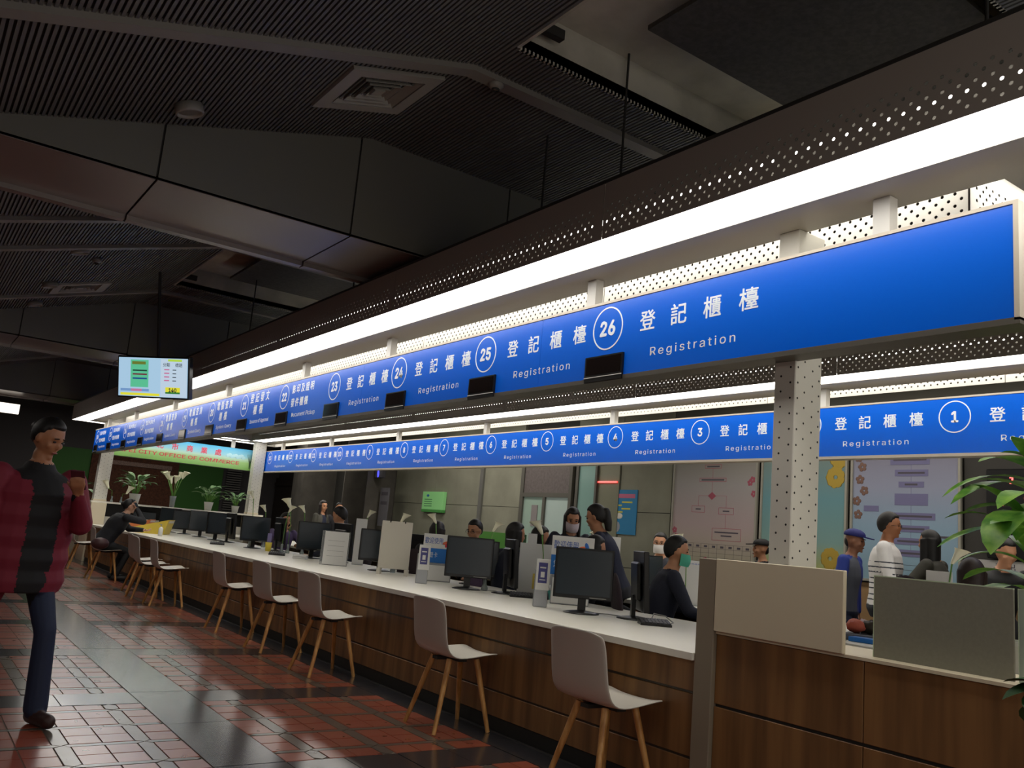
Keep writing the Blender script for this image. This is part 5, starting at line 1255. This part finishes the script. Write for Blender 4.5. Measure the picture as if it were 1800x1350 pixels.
# desks, papers and things round the staff
office_chair((Dp(1552, 1000, 6.2).x, Dp(1552, 1000, 6.2).y), math.radians(60), .62, 'plum')
def stdobj(mb, name, m, label, cat, loc, rz=0, group=None):
    o = mb.build(name, m); o.location = loc; o.rotation_euler = (0, 0, rz); return tag(o, label, cat, group)
def upright(label, u, v, d, w_, h, rz=None, m=paper, name='paper_stand', z=.741):
    p = Dp(u, v, d); h = p.z - z
    t = thing(name, label, 'stand', (p.x, p.y, z), cams(p.x, p.y) if rz is None else rz)
    MB().bbox(-w_ / 2, w_ / 2, -.004, .004, 0, h, .001).build('sheet', m, t); MB().box(-w_ / 2, w_ / 2, -.03, .03, 0, .004).build('foot', acr, t); return t
t = upright('white paper screen with a yellow note beside the bobbed hair', 945, 956, 7.6, .30, .3); MB().box(-.02, .09, -.006, -.004, .05, .18).build('yellow_note', mat('note_yellow', 'e2c95a', .6), t)
upright('small folded white price card on the rear counter left of the yellow top', 937, 938, 7.7, .08, .1)
upright('small white card below the far calla lily behind the wide monitor', 637, 912, 10.2, .13, .1)
upright('white sheet holder beside the yellow slanted tray on the rear counter', 1082, 944, 9.4, .12, .2)
upright('white upright papers right of the man in the green mask', 1213, 992, 8.1, .24, .2)
t = upright('white flared paper card in front of the long haired customer', 1651, 1004, 6.2, .17, .2); MB().box(-.02, -.012, -.006, -.004, .1, .2).box(.012, .02, -.006, -.004, .1, .2).build('grey_mark', mat('form_line'), t)
def rear_monitor(label, u, v, d, rz): 
    p = Dp(u, v, d); return make_monitor('staff_monitor', label, (p.x, p.y), rz, SG, .46, max(.2, min(.34, p.z - .74 - .08)), stand=.08)
rear_monitor('black monitor in front of the staff member with glasses', 1150, 968, 8.8, .4)
rear_monitor('low black monitor beyond the second square monitor', 838, 940, 8.3, cams(5, 8) + .1); rear_monitor('black monitor behind the wide monitor', 745, 940, 10.0, cams(5, 8) + PI)
rear_monitor('black monitor right of the seated woman on the phone', 330, 895, 16.0, cams(4, 15)); rear_monitor('black monitor back on the far inner shelf', 255, 900, 18.3, cams(4, 15) + .2)
for k, (u, v, d, c, lab) in enumerate(((1505, 1074, 5.9, 'b3563f', 'crumpled orange paper on the staff desk beside the cream panel'), (1520, 1066, 5.95, 'b9a2a6', 'crumpled pale cloth on the staff desk beside the cream panel'), (1532, 1070, 5.9, '3a3428', 'dark bag of keys on the staff desk by the frosted glass'))):
    p = Dp(u, v, d); b = MB(); rr = random.Random(k); b.ell((0, 0, .045), (.07, .06, .045), nu=14, nv=9, fn=lambda q_: q_ * rr.uniform(.8, 1.15)); stdobj(b, 'crumpled_paper' if k < 2 else 'key_bag', mat('crumple%d' % k, c, .7), lab, 'paper' if k < 2 else 'bag', (p.x, p.y, .785))
p = Dp(1515, 1090, 5.9)
stdobj(MB().bbox(-.16, .16, -.1, .1, 0, .04, .004), 'grey_folder', mat('grey_folder_m', '5e6068', .6), 'grey folder under the crumpled papers on the staff desk', 'folder', (p.x, p.y, .742), .4)
side = thing('staff_desk', 'white staff desk seen between the cream panel and the frosted glass', 'desk', (p.x + .1, p.y - .1, 0), 0)
MB().bbox(-.5, .7, -.45, .8, .70, .741, .003).build('top', white, side); MB().box(-.45, -.40, -.4, .7, 0, .70).box(.6, .65, -.4, .7, 0, .70).build('side_panel', blk, side)
stdobj(MB().bbox(-.05, .05, -.09, .09, 0, .03, .003), 'blue_box', bluecard, 'small blue box at the front edge of the staff desk', 'box', (p.x - .18, p.y - .14, .742), .1)
stdobj(MB().bbox(-.05, .05, -.08, .08, 0, .025, .003), 'red_folder', mat('red_folder_m', 'c8503c', .5), 'red folder at the front edge of the staff desk', 'folder', (p.x - .16, p.y + .1, .742), .1)
# bottle behind the green haired plant row
t = thing('hand_sanitiser', 'small white pump bottle beside the seated woman on the phone', 'bottle', (3.62, 14.6, .741))
MB().lathe([(0, 0), (.035, 0), (.035, .12), (.012, .145), (0, .145)], n=12).build('bottle', paper, t); MB().cyl((0, 0, .145), (0, 0, .18), .006, n=8).box(-.03, .008, -.006, .006, .175, .187).build('pump', silver, t)
# lit panel of the far hall
o = MB().box(.2, 1.95, 20.9, 21.0, 2.85, 3.05).build('light_box', mat('far_light_panel', 'fff4e4', .5, emit=1.6)); tag(o, 'small bright light box hanging far off at the left edge', 'light')
MB().cyl((1.2, 20.95, 3.05), (1.2, 20.95, cz(1.2)), .012, n=6).build('hanging_rod', dark, None).parent = o
